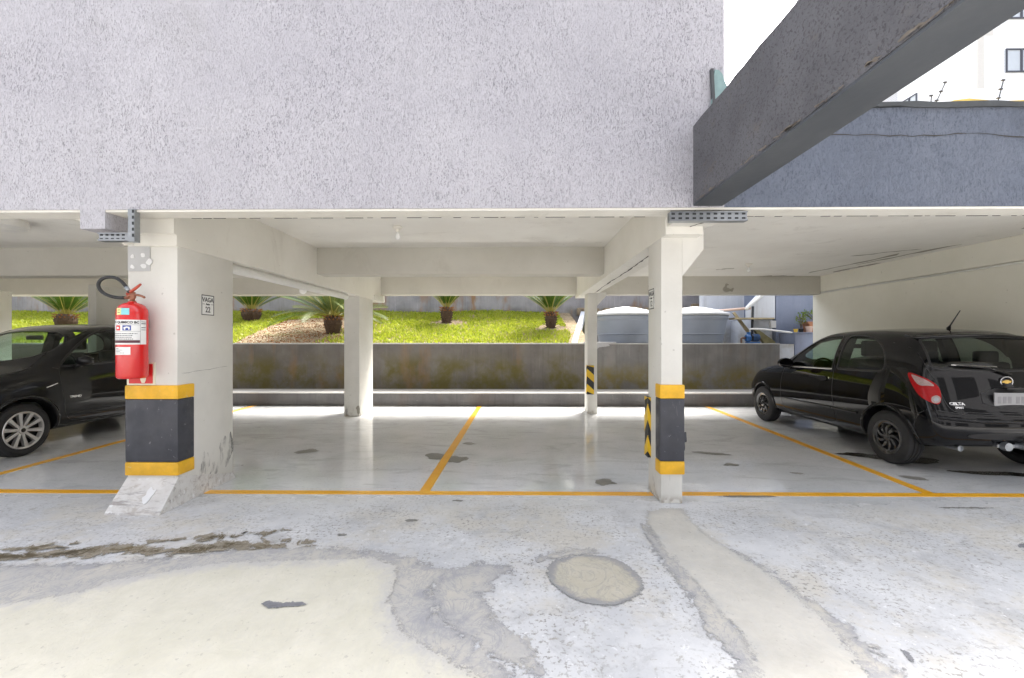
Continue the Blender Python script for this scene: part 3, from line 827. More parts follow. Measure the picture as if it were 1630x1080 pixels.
rc = thing('column', 'slim front column with a charcoal and yellow guard beside the middle bay', 'column', (1.26, 3.76, 0), group='garage columns')
part('shaft', col_box(1.178, 1.352, 3.585, 3.94, 2.24), M['column'], rc, angle=30)
part('corbel', prism(B(), [(1.352, 1.865), (1.525, 2.085), (1.525, 2.24), (1.352, 2.24)], 'y', 3.588, 3.935), M['column'], rc)
part('bearing_block', box(1.19, 1.525, 3.295, 3.60, 2.243, 2.322), M['column'], rc)
obj('crack', ribbon(B(), wander((1.31, 3.58, 2.243), (1.42, 3.32, 2.243), 8, .014, (0, 0, -1)), .02, (0, 0, -1), .003), M['crack'], rc, world=True)
guard(rc, 1.165, 1.365, 3.57, 3.70, (.240, .348, .862, .975))
part('torn_pad', prism(B(), blob(3.63, .50, .035, .085, 14, .35), 'x', 1.362, 1.378), M['charcoal'], rc)
part('torn_pad', prism(B(), blob(3.60, .545, .02, .04, 10, .4), 'x', 1.366, 1.386), M['charcoal'], rc)
def stripes(parent, x0, x1, y0, y1, z0, z1, side):
    """corner guard: black pad with slanting yellow stripes on the front and the left face"""
    g = part('corner_guard', box(x0, x1, y0, y1, z0, z1, bev=.006), M['stripe_black'], parent, angle=35)
    h = (z1 - z0)
    for base in (-.05, .47, .99):
        za = z0 + base * h
        def clip(poly):
            return [(a, min(max(b, z0 + .002), z1 - .002)) for a, b in poly]
        w = x1 - x0; d = y1 - y0
        pf = clip([(x0, za + .16 * h), (x1, za - .06 * h), (x1, za + .20 * h), (x0, za + .42 * h)])
        ps = clip([(y0, za + .16 * h), (y1, za - .06 * h), (y1, za + .20 * h), (y0, za + .42 * h)])
        for poly, ax, a, b in ((pf, 'y', y0 - .002, y0 + .004), (ps, 'x', x0 - .002, x0 + .004)):
            if max(p[1] for p in poly) - min(p[1] for p in poly) < .02: continue
            q = B()
            try:
                prism(q, poly, ax, a, b); part('stripe', q, M['stripe_yellow'], g)
            except Exception: q.free()
stripes(rc, 1.150, 1.182, 3.86, 3.955, .30, .835, -1)

mc = thing('column', 'rear column with a chipped corner between the palms', 'column', (-2.9, 7.9, 0), group='garage columns')
part('shaft', col_box(-3.03, -2.762, 7.55, 8.26, 2.10), M['column'], mc, angle=30)
part('corbel', box(-2.99, -2.72, 8.26, 8.8, 2.09, 2.2), M['column'], mc)
part('broken_corner', prism(B(), chaikin([(-2.80, .05), (-2.755, .03), (-2.755, .16), (-2.78, .20), (-2.83, .15), (-2.80, .11)], 1), 'y', 7.544, 7.56), M['exposed'], mc)
tc = thing('column', 'thin rear column with a striped corner guard by the water tanks', 'column', (1.35, 8.05, 0), group='garage columns')
part('shaft', col_box(1.262, 1.435, 7.865, 8.22, 2.18), M['column'], tc, angle=30)
part('corbel', prism(B(), [(1.435, 1.95), (1.60, 2.13), (1.60, 2.19), (1.435, 2.19)], 'y', 7.87, 8.2), M['column'], tc)
stripes(tc, 1.248, 1.375, 7.845, 7.95, .35, .875, -1)
part('corner_guard', box(1.425, 1.452, 7.95, 8.1, .14, .34, bev=.005), M['stripe_black'], tc)
fc = thing('column', 'rear column half hidden behind the left car and the extinguisher', 'column', (-7.43, 7.8, 0), group='garage columns')
part('shaft', col_box(-7.51, -7.362, 7.50, 8.25, 2.3), M['column'], fc, angle=30)
part('infill_wall', box(-7.36, -6.72, 8.22, 8.6, 0, 2.24), M['column'], fc)
ec = thing('column', 'rear column cut by the left edge of the photo', 'column', (-9.8, 7.8, 0), group='garage columns')
part('shaft', col_box(-9.95, -9.555, 7.5, 8.09, 2.24), M['column'], ec, angle=30)

# cable trays under the front wall
def slotted(name, label, x0, x1, y, z0, z1, rows, pitch):
    t = thing(name, label, 'cable tray', (x0, y, z0), group='galvanized cable trays')
    part('tray', box(x0, x1, y, y + .05, z0, z1), M['steel'], t)
    part('flange', box(x0, x1, y - .012, y - .001, z0, z0 + .012), M['steel'], t)
    part('flange', box(x0, x1, y - .012, y - .001, z1 - .008, z1), M['steel'], t)
    for zc in rows:
        x = x0 + pitch * .5
        while x < x1 - pitch * .4:
            part('slot', box(x - pitch * .27, x + pitch * .22, y - .0025, y + .01, zc - .0065, zc + .0065), M['slot'], t)
            x += pitch
    return t
slotted('cable_tray', 'galvanized slotted cable tray above the slim front column', 1.13, 1.70, 3.245, 2.225, 2.295, (2.247, 2.279), .052)
t2 = slotted('cable_tray', 'galvanized slotted tray with an upright piece above the extinguisher', -3.17, -2.93, 3.25, 2.092, 2.152, (2.108, 2.138), .042)
part('upright', box(-2.935, -2.885, 3.235, 3.285, 2.085, 2.33), M['steel'], t2)
for i in range(5):
    part('slot', box(-2.902, -2.889, 3.232, 3.24, 2.12 + i * .045, 2.143 + i * .045), M['slot'], t2)
tag(obj('cable', tube(B(), bez((-2.99, 3.30, 2.33), (-2.97, 3.29, 2.28), (-2.95, 3.29, 2.2), (-2.94, 3.28, 2.14)), .009, 8), M['grey_cable'], smooth=True), 'thin grey cable dropping into the tray above the extinguisher', 'cable', kind='thing')
tag(obj('blue_duct', box(-2.975, -2.94, 3.30, 3.33, 2.15, 2.33, bev=.01), M['blue_cable'], angle=30), 'blue cable bundle dropping into the tray above the extinguisher', 'cable', kind='thing')

# lights
def bulb(x, y, label):
    t = thing('ceiling_bulb', label, 'light', (x, y, CZ), group='bare bulbs on the ceiling')
    q = lathe(B(), [(.0, .0), (.052, 0), (.055, -.012), (.04, -.03), (.022, -.035), (.021, -.065), (0, -.065)], 20)
    obj('socket', q, M['porcelain'], t, angle=40)
    q = lathe(B(), [(0, -.062), (.016, -.065), (.018, -.08), (.029, -.105), (.030, -.12), (.022, -.14), (0, -.148)], 20)
    obj('bulb', q, M['bulb'], t, smooth=True)
bulb(-1.333, 4.81, 'white bare bulb on the ceiling of the middle bay')
bulb(3.828, 7.25, 'white bare bulb on the ceiling over the black hatchback')
q = lathe(B(), [(0, 0), (.24, 0), (.25, -.03), (.24, -.085), (.2, -.10), (0, -.105)], 32, c=(-5.42, 4.43, CZ))
tag(obj('ceiling_light', q, M['pvc'], angle=40), 'round white ceiling light over the left car', 'light', kind='thing')
q = lathe(B(), [(0, 0), (.075, 0), (.08, -.02), (.06, -.05), (0, -.06)], 20, axis='y', c=(-4.276, 8.62, 2.32))
tag(obj('bulkhead_lamp', q, M['bulb'], smooth=True), 'small white lamp on the rear beam beside the girder', 'light', kind='thing')

# bay number plates
def bay_sign(label, num, o, ex, w=.155, h=.178):
    t = thing('bay_sign', label, 'sign', o, group='bay number plates')
    mx = frame_mx((0, 0, 0), ex, (0, 0, 1))
    def put(name, bm, mat, lift):
        bmesh.ops.translate(bm, verts=bm.verts[:], vec=(0, 0, lift)); bmesh.ops.transform(bm, matrix=mx, verts=bm.verts[:])
        return obj(name, bm, mat, t)
    put('plate', box(-w / 2, w / 2, -h / 2, h / 2, -.004, 0), M['sign_white'], .003)
    q = B(); e = .007
    for b in ((-w / 2, w / 2, h / 2 - e, h / 2), (-w / 2, w / 2, -h / 2, -h / 2 + e), (-w / 2, -w / 2 + e, -h / 2, h / 2), (w / 2 - e, w / 2, -h / 2, h / 2)):
        bx(q, *b, -.001, .001)
    put('border', q, M['ink'], .0035)
    for s, size, yy, sx in (('VAGA', .056, .045, .92), ('Auto', .024, .008, 1.0), (num, .07, -.042, .9)):
        q = text_mesh(s, size, .0006, sx=sx, bold=.001); bmesh.ops.translate(q, verts=q.verts[:], vec=(0, yy, 0))
        put('lettering', q, M['ink'], .004)
    for sx in (-1, 1):
        put('dash', box(sx * .052 - .013, sx * .052 + .013, .006, .0095, -.0006, .0006), M['ink'], .004)
bay_sign('white plate reading VAGA Auto 22 on the column with the extinguisher', '22', (-2.758, 3.83, 1.65), (0, 1, 0))
bay_sign('white plate reading VAGA Auto 12 on the slim front column', '12', (1.176, 3.83, 1.70), (0, -1, 0), .15, .175)

# ---------------------------------------------------------------- fire extinguisher and its sign
ex = thing('fire_extinguisher', 'red fire extinguisher with white labels hanging on the wide front column', 'fire extinguisher', (-3.02, 3.368, 1.043))
r = .1
obj('cylinder', lathe(B(), [(0, 0), (.085, 0), (.095, .008), (r, .02), (r, .50), (.097, .535), (.082, .566), (.055, .585), (.03, .592), (.026, .60), (0, .60)], 48), M['red'], ex, angle=50)
obj('hanger', box(-.03, .03, .09, .125, .40, .46), M['steel'], ex)
def on_cyl(bm, lift):
    """wrap a flat drawing (x right, y up, centre angle 25 deg towards +x) round the cylinder"""
    for v in bm.verts:
        a = v.co.x / r + R(25); rr = r + lift + v.co.z
        v.co = Vector((rr * math.sin(a), -rr * math.cos(a), v.co.y))
    return bm
def strip(x0, x1, y0, y1, lift, k=14):
    q = B(); prev = None
    for i in range(k + 1):
        x = x0 + (x1 - x0) * i / k
        cur = (q.verts.new((x, y0, 0)), q.verts.new((x, y1, 0)))
        if prev: q.faces.new((prev[0], cur[0], cur[1], prev[1]))
        prev = cur
    on_cyl(q, lift)
    return q
lab = obj('label', strip(-.115, .125, .265, .455, .0008, 24), M['sign_white'], ex, smooth=True)
def pl(name, bm, mat): return obj(name, bm, M[mat], lab)
pl('label_foot', strip(-.115, .075, .277, .298, .0016), 'maroon')
pl('label_rule', strip(-.115, .078, .415, .4165, .0016), 'ink')
pl('label_rule', strip(-.115, .078, .365, .3665, .0016), 'ink')
pl('label_rule', strip(.078, .0795, .265, .455, .0016, 2), 'ink')
q = text_mesh('PÓ QUIMICO BC', .024, .0003, bold=.0009); bmesh.ops.translate(q, verts=q.verts[:], vec=(-.02, .434, 0)); pl('lettering', on_cyl(q, .0018), 'ink')
pl('pictogram', strip(-.085, -.047, .372, .411, .0016, 4), 'sign_red')
pl('pictogram', strip(-.030, .022, .372, .411, .0016, 5), 'ink_blue')
q = B(); prism(q, blob(-.066, .392, .013, .010, 10, .25), 'z', 0, .0004); pl('pictogram_mark', on_cyl(q, .002), 'sign_white')
q = B(); prism(q, [(-.024, .397), (-.004, .403), (.014, .40), (.015, .380), (.006, .378), (.005, .392), (-.010, .391), (-.012, .377), (-.020, .377)], 'z', 0, .0004); pl('pictogram_mark', on_cyl(q, .002), 'sign_white')
for i, (a, b) in enumerate(((-.105, .06), (-.105, .022), (-.10, .028), (-.10, .035))):
    x = a
    q = B()
    while x < b:
        l = rng.uniform(.004, .012); bx(q, x, x + l, .346 - i * .014, .351 - i * .014, 0, .0003); x += l + .003
    tag(pl('print_line', on_cyl(q, .0016), 'ink'), kind='stuff')
for yy, h in ((.438, .004), (.423, .006), (.392, .006), (.376, .004)):
    pl('print_bar', strip(.084, .12, yy, yy + h, .0016, 3), 'ink')
tg = obj('sticker', strip(-.10, .018, .186, .245, .0008), M['sign_white'], ex, smooth=True)
for i, (a, b) in enumerate(((-.09, -.06), (-.09, -.03), (-.09, -.045), (-.09, -.02))):
    obj('print_bar', strip(a, b, .232 - i * .011, .235 - i * .011, .0014, 3), M['ink'], tg)
st = obj('sticker', strip(-.078, .012, .492, .543, .0008), M['tag_teal'], ex, smooth=True)
for v in st.data.vertices:
    z = v.co.z
    if z > .50:
        pass
obj('sticker_half', strip(-.078, -.040, .492, .543, .0013, 5), M['tag_yellow'], st)
for y0 in (.508, .526):
    obj('print_bar', strip(-.07, -.048, y0, y0 + .004, .0017, 3), M['ink'], st)
obj('valve', lathe(B(), [(0, .59), (.022, .59), (.024, .605), (.017, .612), (.017, .645), (.022, .65), (.02, .675), (0, .68)], 18), M['bronze'], ex, angle=40)
obj('valve_outlet', tube(B(), [(-.015, 0, .632), (-.06, -.005, .63)], [.013, .011], 10), M['bronze'], ex, smooth=True)
q = B(); tube(q, bez((-.03, -.01, .655), (.0, -.02, .675), (.04, -.02, .695), (.085, -.02, .735), 6), [.012, .012, .012, .011, .011, .010, .008], 8)
obj('lever', q, M['lever_red'], ex, smooth=True)
q = B(); tube(q, bez((-.035, -.012, .635), (.02, -.02, .66), (.07, -.02, .655), (.115, -.02, .63), 8), .009, 8)
obj('carry_handle', q, M['bronze'], ex, smooth=True)
obj('pin', tube(B(), [(-.075, -.02, .745), (-.005, -.02, .675)], .0025, 6), M['steel'], ex)
obj('gauge', lathe(B(), [(0, -.02), (.017, -.02), (.019, -.005), (0, -.005)], 16, axis='y', c=(.028, -.012, .635)), M['bronze'], ex, angle=40)
hose = bez((-.055, -.005, .63), (-.14, -.01, .625), (-.235, -.015, .65), (-.25, -.02, .72), 14)[:-1] + bez((-.25, -.02, .72), (-.255, -.02, .775), (-.19, -.02, .80), (-.12, -.02, .785), 12)[:-1] + bez((-.12, -.02, .785), (-.07, -.02, .77), (-.03, -.02, .72), (-.004, -.018, .665), 10)
obj('hose', tube(B(), hose, .0125, 12), M['rubber'], ex, smooth=True)
obj('ferrule', tube(B(), hose[-4:-1], .0145, 12), M['steel'], ex, smooth=True)
sg = thing('fire_sign', 'red square sign with a pale border half hidden below the extinguisher', 'sign', (-3.06, 3.488, 1.06))
part('plate', box(-3.164, -2.938, 3.479, 3.489, .977, 1.160), M['glow_cream'], sg)
part('red_field', box(-3.145, -2.952, 3.476, 3.480, .990, 1.148), M['sign_red'], sg)
part('symbol', prism(B(), chaikin([(-3.05, .995), (-3.005, .995), (-3.005, 1.09), (-3.0, 1.12), (-3.012, 1.13), (-3.02, 1.10), (-3.05, 1.10)], 1), 'y', 3.4735, 3.477), M['glow_cream'], sg)

# ---------------------------------------------------------------- behind the garage: plinth, planter wall, planted bank
pt = thing('low_wall', 'low dark plinth with a white top at the back of the bays', 'wall', (-3, 9, 0))
part('wall', box(-26, 6.02, 8.75, 9.40, 0, .245), M['plinth'], pt)
part('wall_top', box(-26, 6.02, 8.742, 9.40, .246, .268, bev=.006), M['ledge_white'], pt)
gw = thing('planter_wall', 'dark stained planter wall holding up the grass bank', 'wall', (-6, 9.5, 0))
part('wall', box(-26, 1.615, 9.402, 9.52, .0, 1.235), M['garden_wall'], gw)
part('wall_top', box(-26, 1.615, 9.396, 9.53, 1.236, 1.262, bev=.005), M['ledge_white'], gw)
tw = thing('tank_wall', 'grey streaked wall below the water tanks', 'wall', (3.4, 9.5, 0))
part('wall', box(1.617, 5.62, 9.40, 9.52, .0, 1.235), M['tank_wall'], tw)
part('wall_top', box(1.617, 5.62, 9.394, 9.53, 1.236, 1.258, bev=.005), M['ledge_white'], tw)
structure('tank_platform', box(1.2, 6.0, 9.521, 13.6, .6, 1.24), M['pale_blue'])
def gz(x, y): return 1.235 + .235 * (max(y, 9.52) - 9.52) + .03 * math.sin(x * 1.7) * math.sin(y * 1.3)
q = B(); nx, ny = 110, 26
V = [[q.verts.new((-25 + 26.6 * i / nx, 9.521 + 4.3 * j / ny, gz(-25 + 26.6 * i / nx, 9.521 + 4.3 * j / ny) + rng.uniform(-.012, .012))) for j in range(ny + 1)] for i in range(nx + 1)]
for i in range(nx):
    for j in range(ny):
        q.faces.new((V[i][j], V[i + 1][j], V[i + 1][j + 1], V[i][j + 1]))
structure('garden_bank', q, M['soil'], smooth=True)
# sloping kerb between grass and tanks
kb = thing('sloping_kerb', 'pale sloping kerb between the grass and the water tanks', 'kerb', (1.5, 11, 1.2))
q = B()
prism(q, [(9.53, 1.1), (13.5, 2.02), (13.5, 2.24), (9.53, 1.275)], 'x', 1.18, 1.30)
for v in q.verts: v.co.x += (v.co.y - 9.53) * .20
part('kerb', q, M['pale_blue'], kb)
palms = [(-11.793, 11.197, 1), (-7.537, 12.202, 1), (-4.589, 10.741, 2), (-1.944, 11.876, 1), (.847, 11.082, 1)]
def soil_at(x, y):
    """1 where the bank is bare"""
    w = .25 * math.sin(x * 5 + y * 3) + .2 * math.sin(y * 7.3 - x * 2)
    left = -6.28 - (y - 9.5) * .10; right = -3.55 + w * 1.2
    m = 0.0
    if left < x < right and y < 12.5 + w * .4:
        m = 1.0 if x < -4.6 - (y - 9.5) * .1 else max(0, 1 - (x + 4.6) / 1.2) * .8 + .15
    for px, py, _ in palms[3:]:
        d = math.hypot((x - px) / 1.3, y - py)
        m = max(m, 1 - max(0, d - .30 - w * .2) / .16)
    d = math.hypot(x - palms[1][0], y - palms[1][1]); m = max(m, .6 - d)
    return min(1, m)
def blades(name, count, x0, x1, y0, y1, h, w, mat, zf, dens):
    P = []; F = []
    c = 0
    while c < count:
        x = rng.uniform(x0, x1); y = rng.uniform(y0, y1)
        if rng.random() > dens(x, y): c += .35; continue
        z = zf(x, y); a = rng.uniform(0, 2 * PI); t = rng.uniform(.2, 1.1); hh = h * rng.uniform(.5, 1.3); ww = w * rng.uniform(.7, 1.3)
        ca, sa = math.cos(a), math.sin(a); b = len(P)
        lx, ly = rng.uniform(-1, 1) * t * hh, rng.uniform(-1, 1) * t * hh
        P += [(x - ca * ww, y - sa * ww, z), (x + ca * ww, y + sa * ww, z), (x + lx * .5 + ca * ww * .8, y + ly * .5 + sa * ww * .8, z + hh * .6), (x + lx, y + ly, z + hh * .8)]
        F += [(b, b + 1, b + 2, b + 3)]
        c += 1
    me = bpy.data.meshes.new(name); me.from_pydata(P, [], F); me.update()
    return link(name, me, mat)
tag(blades('lawn_grass', 60000, -17.5, 1.25, 9.54, 13.55, .085, .014, M['grass'], gz, lambda x, y: (1 - soil_at(x, y)) if x < 1.1 + (y - 9.5) * .2 else 0), 'bright green ground cover on the bank', kind='stuff')
tag(blades('dry_leaf_litter', 3500, -7, -3.2, 9.54, 12.7, .02, .018, M['leaf_base'], gz, lambda x, y: soil_at(x, y)), 'fallen brown leaves on the bare soil', kind='stuff')

bw = thing('garden_back_wall', 'grey wall with rust stains behind the palms', 'wall', (-4, 13.7, 1.5))
part('wall', box(-26, 6.6, 13.55, 13.75, 1.0, 4.6), M['back_wall'], bw)
q = B()
for i in range(46):
    x = 1.9 + i * .10 + rng.uniform(-.04, .04); s = rng.uniform(.05, .12)
    bx(q, x - s, x + s, 13.30, 13.52, 2.0 + rng.uniform(0, .08), 2.24 + rng.uniform(-.04, .10) + (.12 if 5.4 < x < 6.2 else 0), bev=.025, seg=1)
tag(obj('rubble_ledge', q, M['rubble']), 'ledge of brown rubble behind the water tanks', kind='stuff')

# ---------------------------------------------------------------- cycads
def frond_mesh(L, droop, pairs=34, leaf=.17):
    """a feather leaf growing along +x and up, bending down by 'droop' radians along its length"""
    P = []; F = []; mi = []
    def curve(t):
        a0 = 0.0; x = z = 0.0; k = 24; s = L * t / k
        for i in range(k):
            a = a0 - droop * (i + .5) / k * t
            x += s * math.cos(a); z += s * math.sin(a)
        return Vector((x, 0, z)), a0 - droop * t
    prev = None
    for i in range(15):
        c, a = curve(i / 14); w = .013 * (1 - .8 * i / 14)
        b = len(P); P += [c + Vector((0, -w, 0)), c + Vector((0, w, 0)), c + Vector((0, 0, -w * 1.2))]
        if prev is not None:
            for u, v in ((0, 1), (1, 2), (2, 0)):
                F.append((prev + u, prev + v, b + v, b + u)); mi.append(1)
        prev = b
    for i in range(pairs):
        t = .14 + .84 * (i + .5) / pairs
        c, a = curve(t)
        ln = leaf * (.55 + .75 * math.sin(PI * min(1, max(.05, t))) ** .7) * (1.0 if t < .9 else .7)
        fwd = Vector((math.cos(a), 0, math.sin(a))); up = Vector((-math.sin(a), 0, math.cos(a)))
        for s in (-1, 1):
            d = (fwd * .62 + Vector((0, s, 0)) * .72 + up * .38).normalized()
            m = c + d * ln * .55 + up * .004; e = c + d * ln - up * ln * .10
            wd = fwd * .0085
            b = len(P); P += [c - wd * .7, c + wd * .7, m + wd, m - wd, e]
            F += [(b, b + 1, b + 2, b + 3), (b + 3, b + 2, b + 4)]; mi += [0, 0]
    me = bpy.data.meshes.new('frond'); me.from_pydata(P, [], F); me.update()
    me.materials.append(M['frond']); me.materials.append(M['rachis'])
    me.polygons.foreach_set('material_index', mi)
    return me
FR = [frond_mesh(1.05, .18), frond_mesh(1.15, .42), frond_mesh(1.25, .85), frond_mesh(.95, .12)]
FO = [m.copy() for m in FR]
for m in FO: m.materials[0] = M['frond_old']
def cycad(x, y, label, h, rad, count, spread, scale=1.0, old=False):
    t = thing('cycad_palm', label, 'palm', (x, y, gz(x, y) - .05), rng.uniform(0, 6), 'cycads planted on the bank')
    q = lathe(B(), [(0, 0), (rad * .62, 0), (rad * .75, h * .2), (rad, h * .6), (rad * .95, h * .9), (rad * .6, h * 1.05), (0, h * 1.1)], 20)
    for v in q.verts:
        v.co += Vector((rng.uniform(-1, 1), rng.uniform(-1, 1), rng.uniform(-1, 1))) * rad * .08
    obj('trunk', q, M['trunk'], t)
    q = B(); q2 = B()
    k = 0
    for row in range(7):
        for i in range(13):
            a = 2 * PI * (i + (row % 2) * .5) / 13 + rng.uniform(-.1, .1); z = h * (.08 + row * .145)
            rr = rad * (.72 + .28 * min(1, row / 4)) * .96
            c = Vector((rr * math.cos(a), rr * math.sin(a), z)); o = Vector((math.cos(a), math.sin(a), .75)).normalized()
            sde = Vector((-math.sin(a), math.cos(a), 0)) * .022
            tgt = q2 if row >= 5 else q
            l = .055 if row < 5 else .09
            v = [tgt.verts.new(p) for p in (c - sde, c + sde, c + Vector((0, 0, .04)), c + o * l)]
            for f in ((0, 1, 3), (1, 2, 3), (2, 0, 3)): tgt.faces.new([v[j] for j in f])
    tag(obj('leaf_scales', q, M['trunk'], t), kind='stuff'); tag(obj('leaf_scales', q2, M['leaf_base'], t), kind='stuff')
    for i in range(count):
        a = i * 2.39996 + rng.uniform(-.2, .2); f = (i + .5) / count            # inner leaves first
        el = R(82) - (R(82) - spread) * f ** .8 + rng.uniform(-.07, .07)
        me = (FO if old and rng.random() < .6 else FR)[3 if f < .2 else (0 if f < .5 else (1 if f < .8 or not old else 2))]
        o = bpy.data.objects.new('frond', me); col.objects.link(o); o.parent = t
        sc = scale * rng.uniform(.88, 1.12)
        rr = rad * .35 * f
        o.matrix_local = Matrix.Translation((rr * math.cos(a), rr * math.sin(a), h * 1.0)) @ Matrix.Rotation(a, 4, 'Z') @ Matrix.Rotation(-el, 4, 'Y') @ Matrix.Rotation(rng.uniform(-.3, .3), 4, 'X') @ Matrix.Scale(sc, 4)
    return t
cycad(*palms[0][:2], 'cycad palm behind the left car', .42, .22, 34, R(42))
cycad(*palms[1][:2], 'cycad palm on grass just right of the wide column', .36, .24, 34, R(42), .95)
cycad(*palms[2][:2], 'widest cycad palm with pale drooping fronds on the bare soil', .46, .20, 46, R(14), 1.2, True)
cycad(*palms[3][:2], 'small upright cycad palm in a round bare patch behind the middle bay', .46, .16, 30, R(46), .85)
cycad(*palms[4][:2], 'upright cycad palm nearest the water tanks', .44, .15, 38, R(42), 1.0)

# ---------------------------------------------------------------- water tanks
def tank(x, y, label):
    t = thing('water_tank', label, 'water tank', (x, y, 1.242), rng.uniform(0, 1), 'round water tanks')
    q = lathe(B(), [(0, 0), (.60, 0), (.62, .03), (.645, .20), (.66, .21), (.668, .225), (.662, .24), (.70, .53), (.715, .55), (.735, .58), (.74, .60), (.735, .64), (.70, .65), (0, .65)], 56)
    obj('tank', q, M['tank'], t, angle=25)
    q = lathe(B(), [(.72, .652), (.765, .652), (.775, .665), (.772, .70), (.755, .712), (.45, .79), (.16, .862), (.10, .875), (0, .878)], 56)
    l = obj('lid', q, M['tank_lid'], t, angle=25)
    for i in range(8):
        a = 2 * PI * i / 8
        q = B()
        for s in (-1, 1):
            p0 = Vector((.22, s * .02, .850)); p1 = Vector((.62, s * .15, .755))
            tube(q, [p0, p1], .009, 6)
        bmesh.ops.rotate(q, verts=q.verts[:], cent=(0, 0, 0), matrix=Matrix.Rotation(a, 3, 'Z'))
        obj('lid_rib', q, M['tank_lid'], l)
    return t
tank(2.569, 10.435, 'round grey water tank with a white lid between the two slim columns')
tank(4.222, 10.456, 'round grey water tank with a white lid right of the slim front column')
q = B()
prism(q, [(1.45, 1.27), (1.95, 1.27), (1.98, 1.20), (1.75, 1.17), (1.62, 1.06), (1.52, 1.15), (1.45, 1.18)], 'y', 9.375, 9.395)
bx(q, 1.44, 2.12, 9.37, 9.6, 1.262, 1.285, bev=.01)
tag(obj('folded_cloth', q, M['cloth']), 'grey cloth draped over the wall below the left tank', 'cloth', kind='thing')

# ---------------------------------------------------------------- yard on the right: house, shed, pump, pipes, pots
hs = thing('neighbour_house', 'blue grey rendered house wall behind the black car', 'house', (7.5, 11, 0))
part('wall', box(6.0, 14, 10.18, 16, -.05, 6.68), M['house_blue'], hs)
q = B()
prism(q, [(9.7, 6.69), (9.95, 6.80), (10.3, 6.84), (11.0, 6.77), (11.9, 6.81), (13.9, 6.83), (13.9, 6.69)], 'y', 10.05, 12)
part('roof_sheet', q, M['tarp'], hs)
lg = thing('pot_ledge', 'grey blue ledge carrying flower pots beside the blue wall', 'ledge', (6.4, 9.8, 0))
part('wall', box(6.07, 7.2, 9.6, 10.17, 0, 1.47, bev=.01), M['house_blue'], lg)
part('ledge_top', box(6.06, 7.2, 9.58, 10.17, 1.471, 1.497, bev=.008), M['house_blue'], lg)
def pot(x, y, z, r, h, mat, label, name='flower_pot'):
    t = thing(name, label, 'flower pot', (x, y, z), group='flower pots on the ledge')
    obj('pot', lathe(B(), [(0, 0), (r * .7, 0), (r * .92, h * .75), (r * 1.05, h * .76), (r * 1.08, h), (r * .9, h), (r * .85, h * .85), (0, h * .85)], 20), M[mat], t, angle=40)
    return t
def sprig(t, h, w, n, z0, leaf=.045):
    q = B(); s = B()
    for i in range(5):
        a = rng.uniform(0, 6.28); p = [(0, 0, z0), (math.cos(a) * w * .2, math.sin(a) * w * .2, z0 + h * .5), (math.cos(a) * w * .5, math.sin(a) * w * .5, z0 + h * .85)]
        tube(s, p, .006, 5)
    for i in range(n):
        a = rng.uniform(0, 6.28); rr = w * math.sqrt(rng.random()) * .6; zz = z0 + h * (.25 + .8 * rng.random())
        c = Vector((rr * math.cos(a), rr * math.sin(a), zz)); d = Vector((rng.uniform(-1, 1), rng.uniform(-1, 1), rng.uniform(-.2, .9))).normalized() * leaf
        sd_ = d.cross(Vector((rng.uniform(-1, 1), rng.uniform(-1, 1), 1))).normalized() * leaf * .35
        v = [q.verts.new(x) for x in (c, c + d * .5 + sd_, c + d, c + d * .5 - sd_)]
        q.faces.new(v)
    obj('stem', s, M['stem'], t); tag(obj('leaves', q, M['potleaf'], t), kind='stuff')
pot(6.20, 9.78, 1.498, .045, .075, 'fruit', 'small round yellow pot at the left end of the ledge')
p = pot(6.36, 9.84, 1.498, .05, .08, 'rubber', 'small dark pot with a thin pale shrub on the ledge'); sprig(p, .36, .17, 90, .07)
pot(6.47, 9.74, 1.498, .07, .135, 'terracotta_pale', 'pale terracotta pot in front of the planter box')
p = thing('planter_box', 'brown planter box with a yellow green plant at the end of the ledge', 'planter', (6.7, 9.9, 1.498))
q = B(); prism(q, [(-.17, 0), (.25, 0), (.27, .2), (.29, .2), (.29, .24), (-.22, .24), (-.22, .2), (-.2, .2)], 'y', -.12, .12)
obj('box', q, M['terracotta'], p); sprig(p, .26, .42, 150, .22, .055)

ph = thing('garden_shed', 'pale rendered lean-to with a sloping white gutter by the blue wall', 'shed', (5.7, 10.4, 1.2))
part('wall', prism(B(), [(5.42, 1.82), (5.985, 1.82), (5.985, 2.75), (5.70, 2.42), (5.42, 2.12)], 'y', 10.19, 10.42), M['pale_blue'], ph)
part('gutter', tube(B(), [(5.24, 10.05, 2.03), (5.36, 10.07, 2.15), (5.75, 10.08, 2.46), (6.0, 10.09, 2.66)], .036, 10), M['pvc'], ph, smooth=True)
part('shelf', box(4.92, 5.82, 9.93, 10.2, 1.80, 1.835), M['wood'], ph)
part('meter_box', box(5.74, 5.86, 9.93, 10.0, 1.60, 1.765, bev=.008), M['ledge_white'], ph)
part('low_wall', box(5.55, 5.985, 10.3, 11.4, 1.24, 1.815), M['pale_blue'], ph)
yw = thing('yard_wall', 'pale weathered wall behind the pump and right tank', 'wall', (5.6, 11.8, 1.2))
part('wall', box(4.9, 6.0, 11.6, 11.8, 1.24, 4.0), M['pale_blue'], yw)
part('pier', box(4.98, 5.2, 11.2, 11.59, 1.24, 2.02), M['pale_blue'], yw)
part('pier', prism(B(), [(4.62, 1.24), (4.98, 1.24), (4.98, 2.0), (4.74, 2.0)], 'y', 10.55, 10.62), M['ledge_white'], yw)
tag(obj('rain_pipe', tube(B(), [(5.40, 10.05, 2.10), (5.39, 10.07, 1.6), (5.39, 10.07, 1.3)], .028, 8), M['slot'], smooth=True), 'dark upright drain pipe in front of the lean-to', 'pipe', kind='thing')
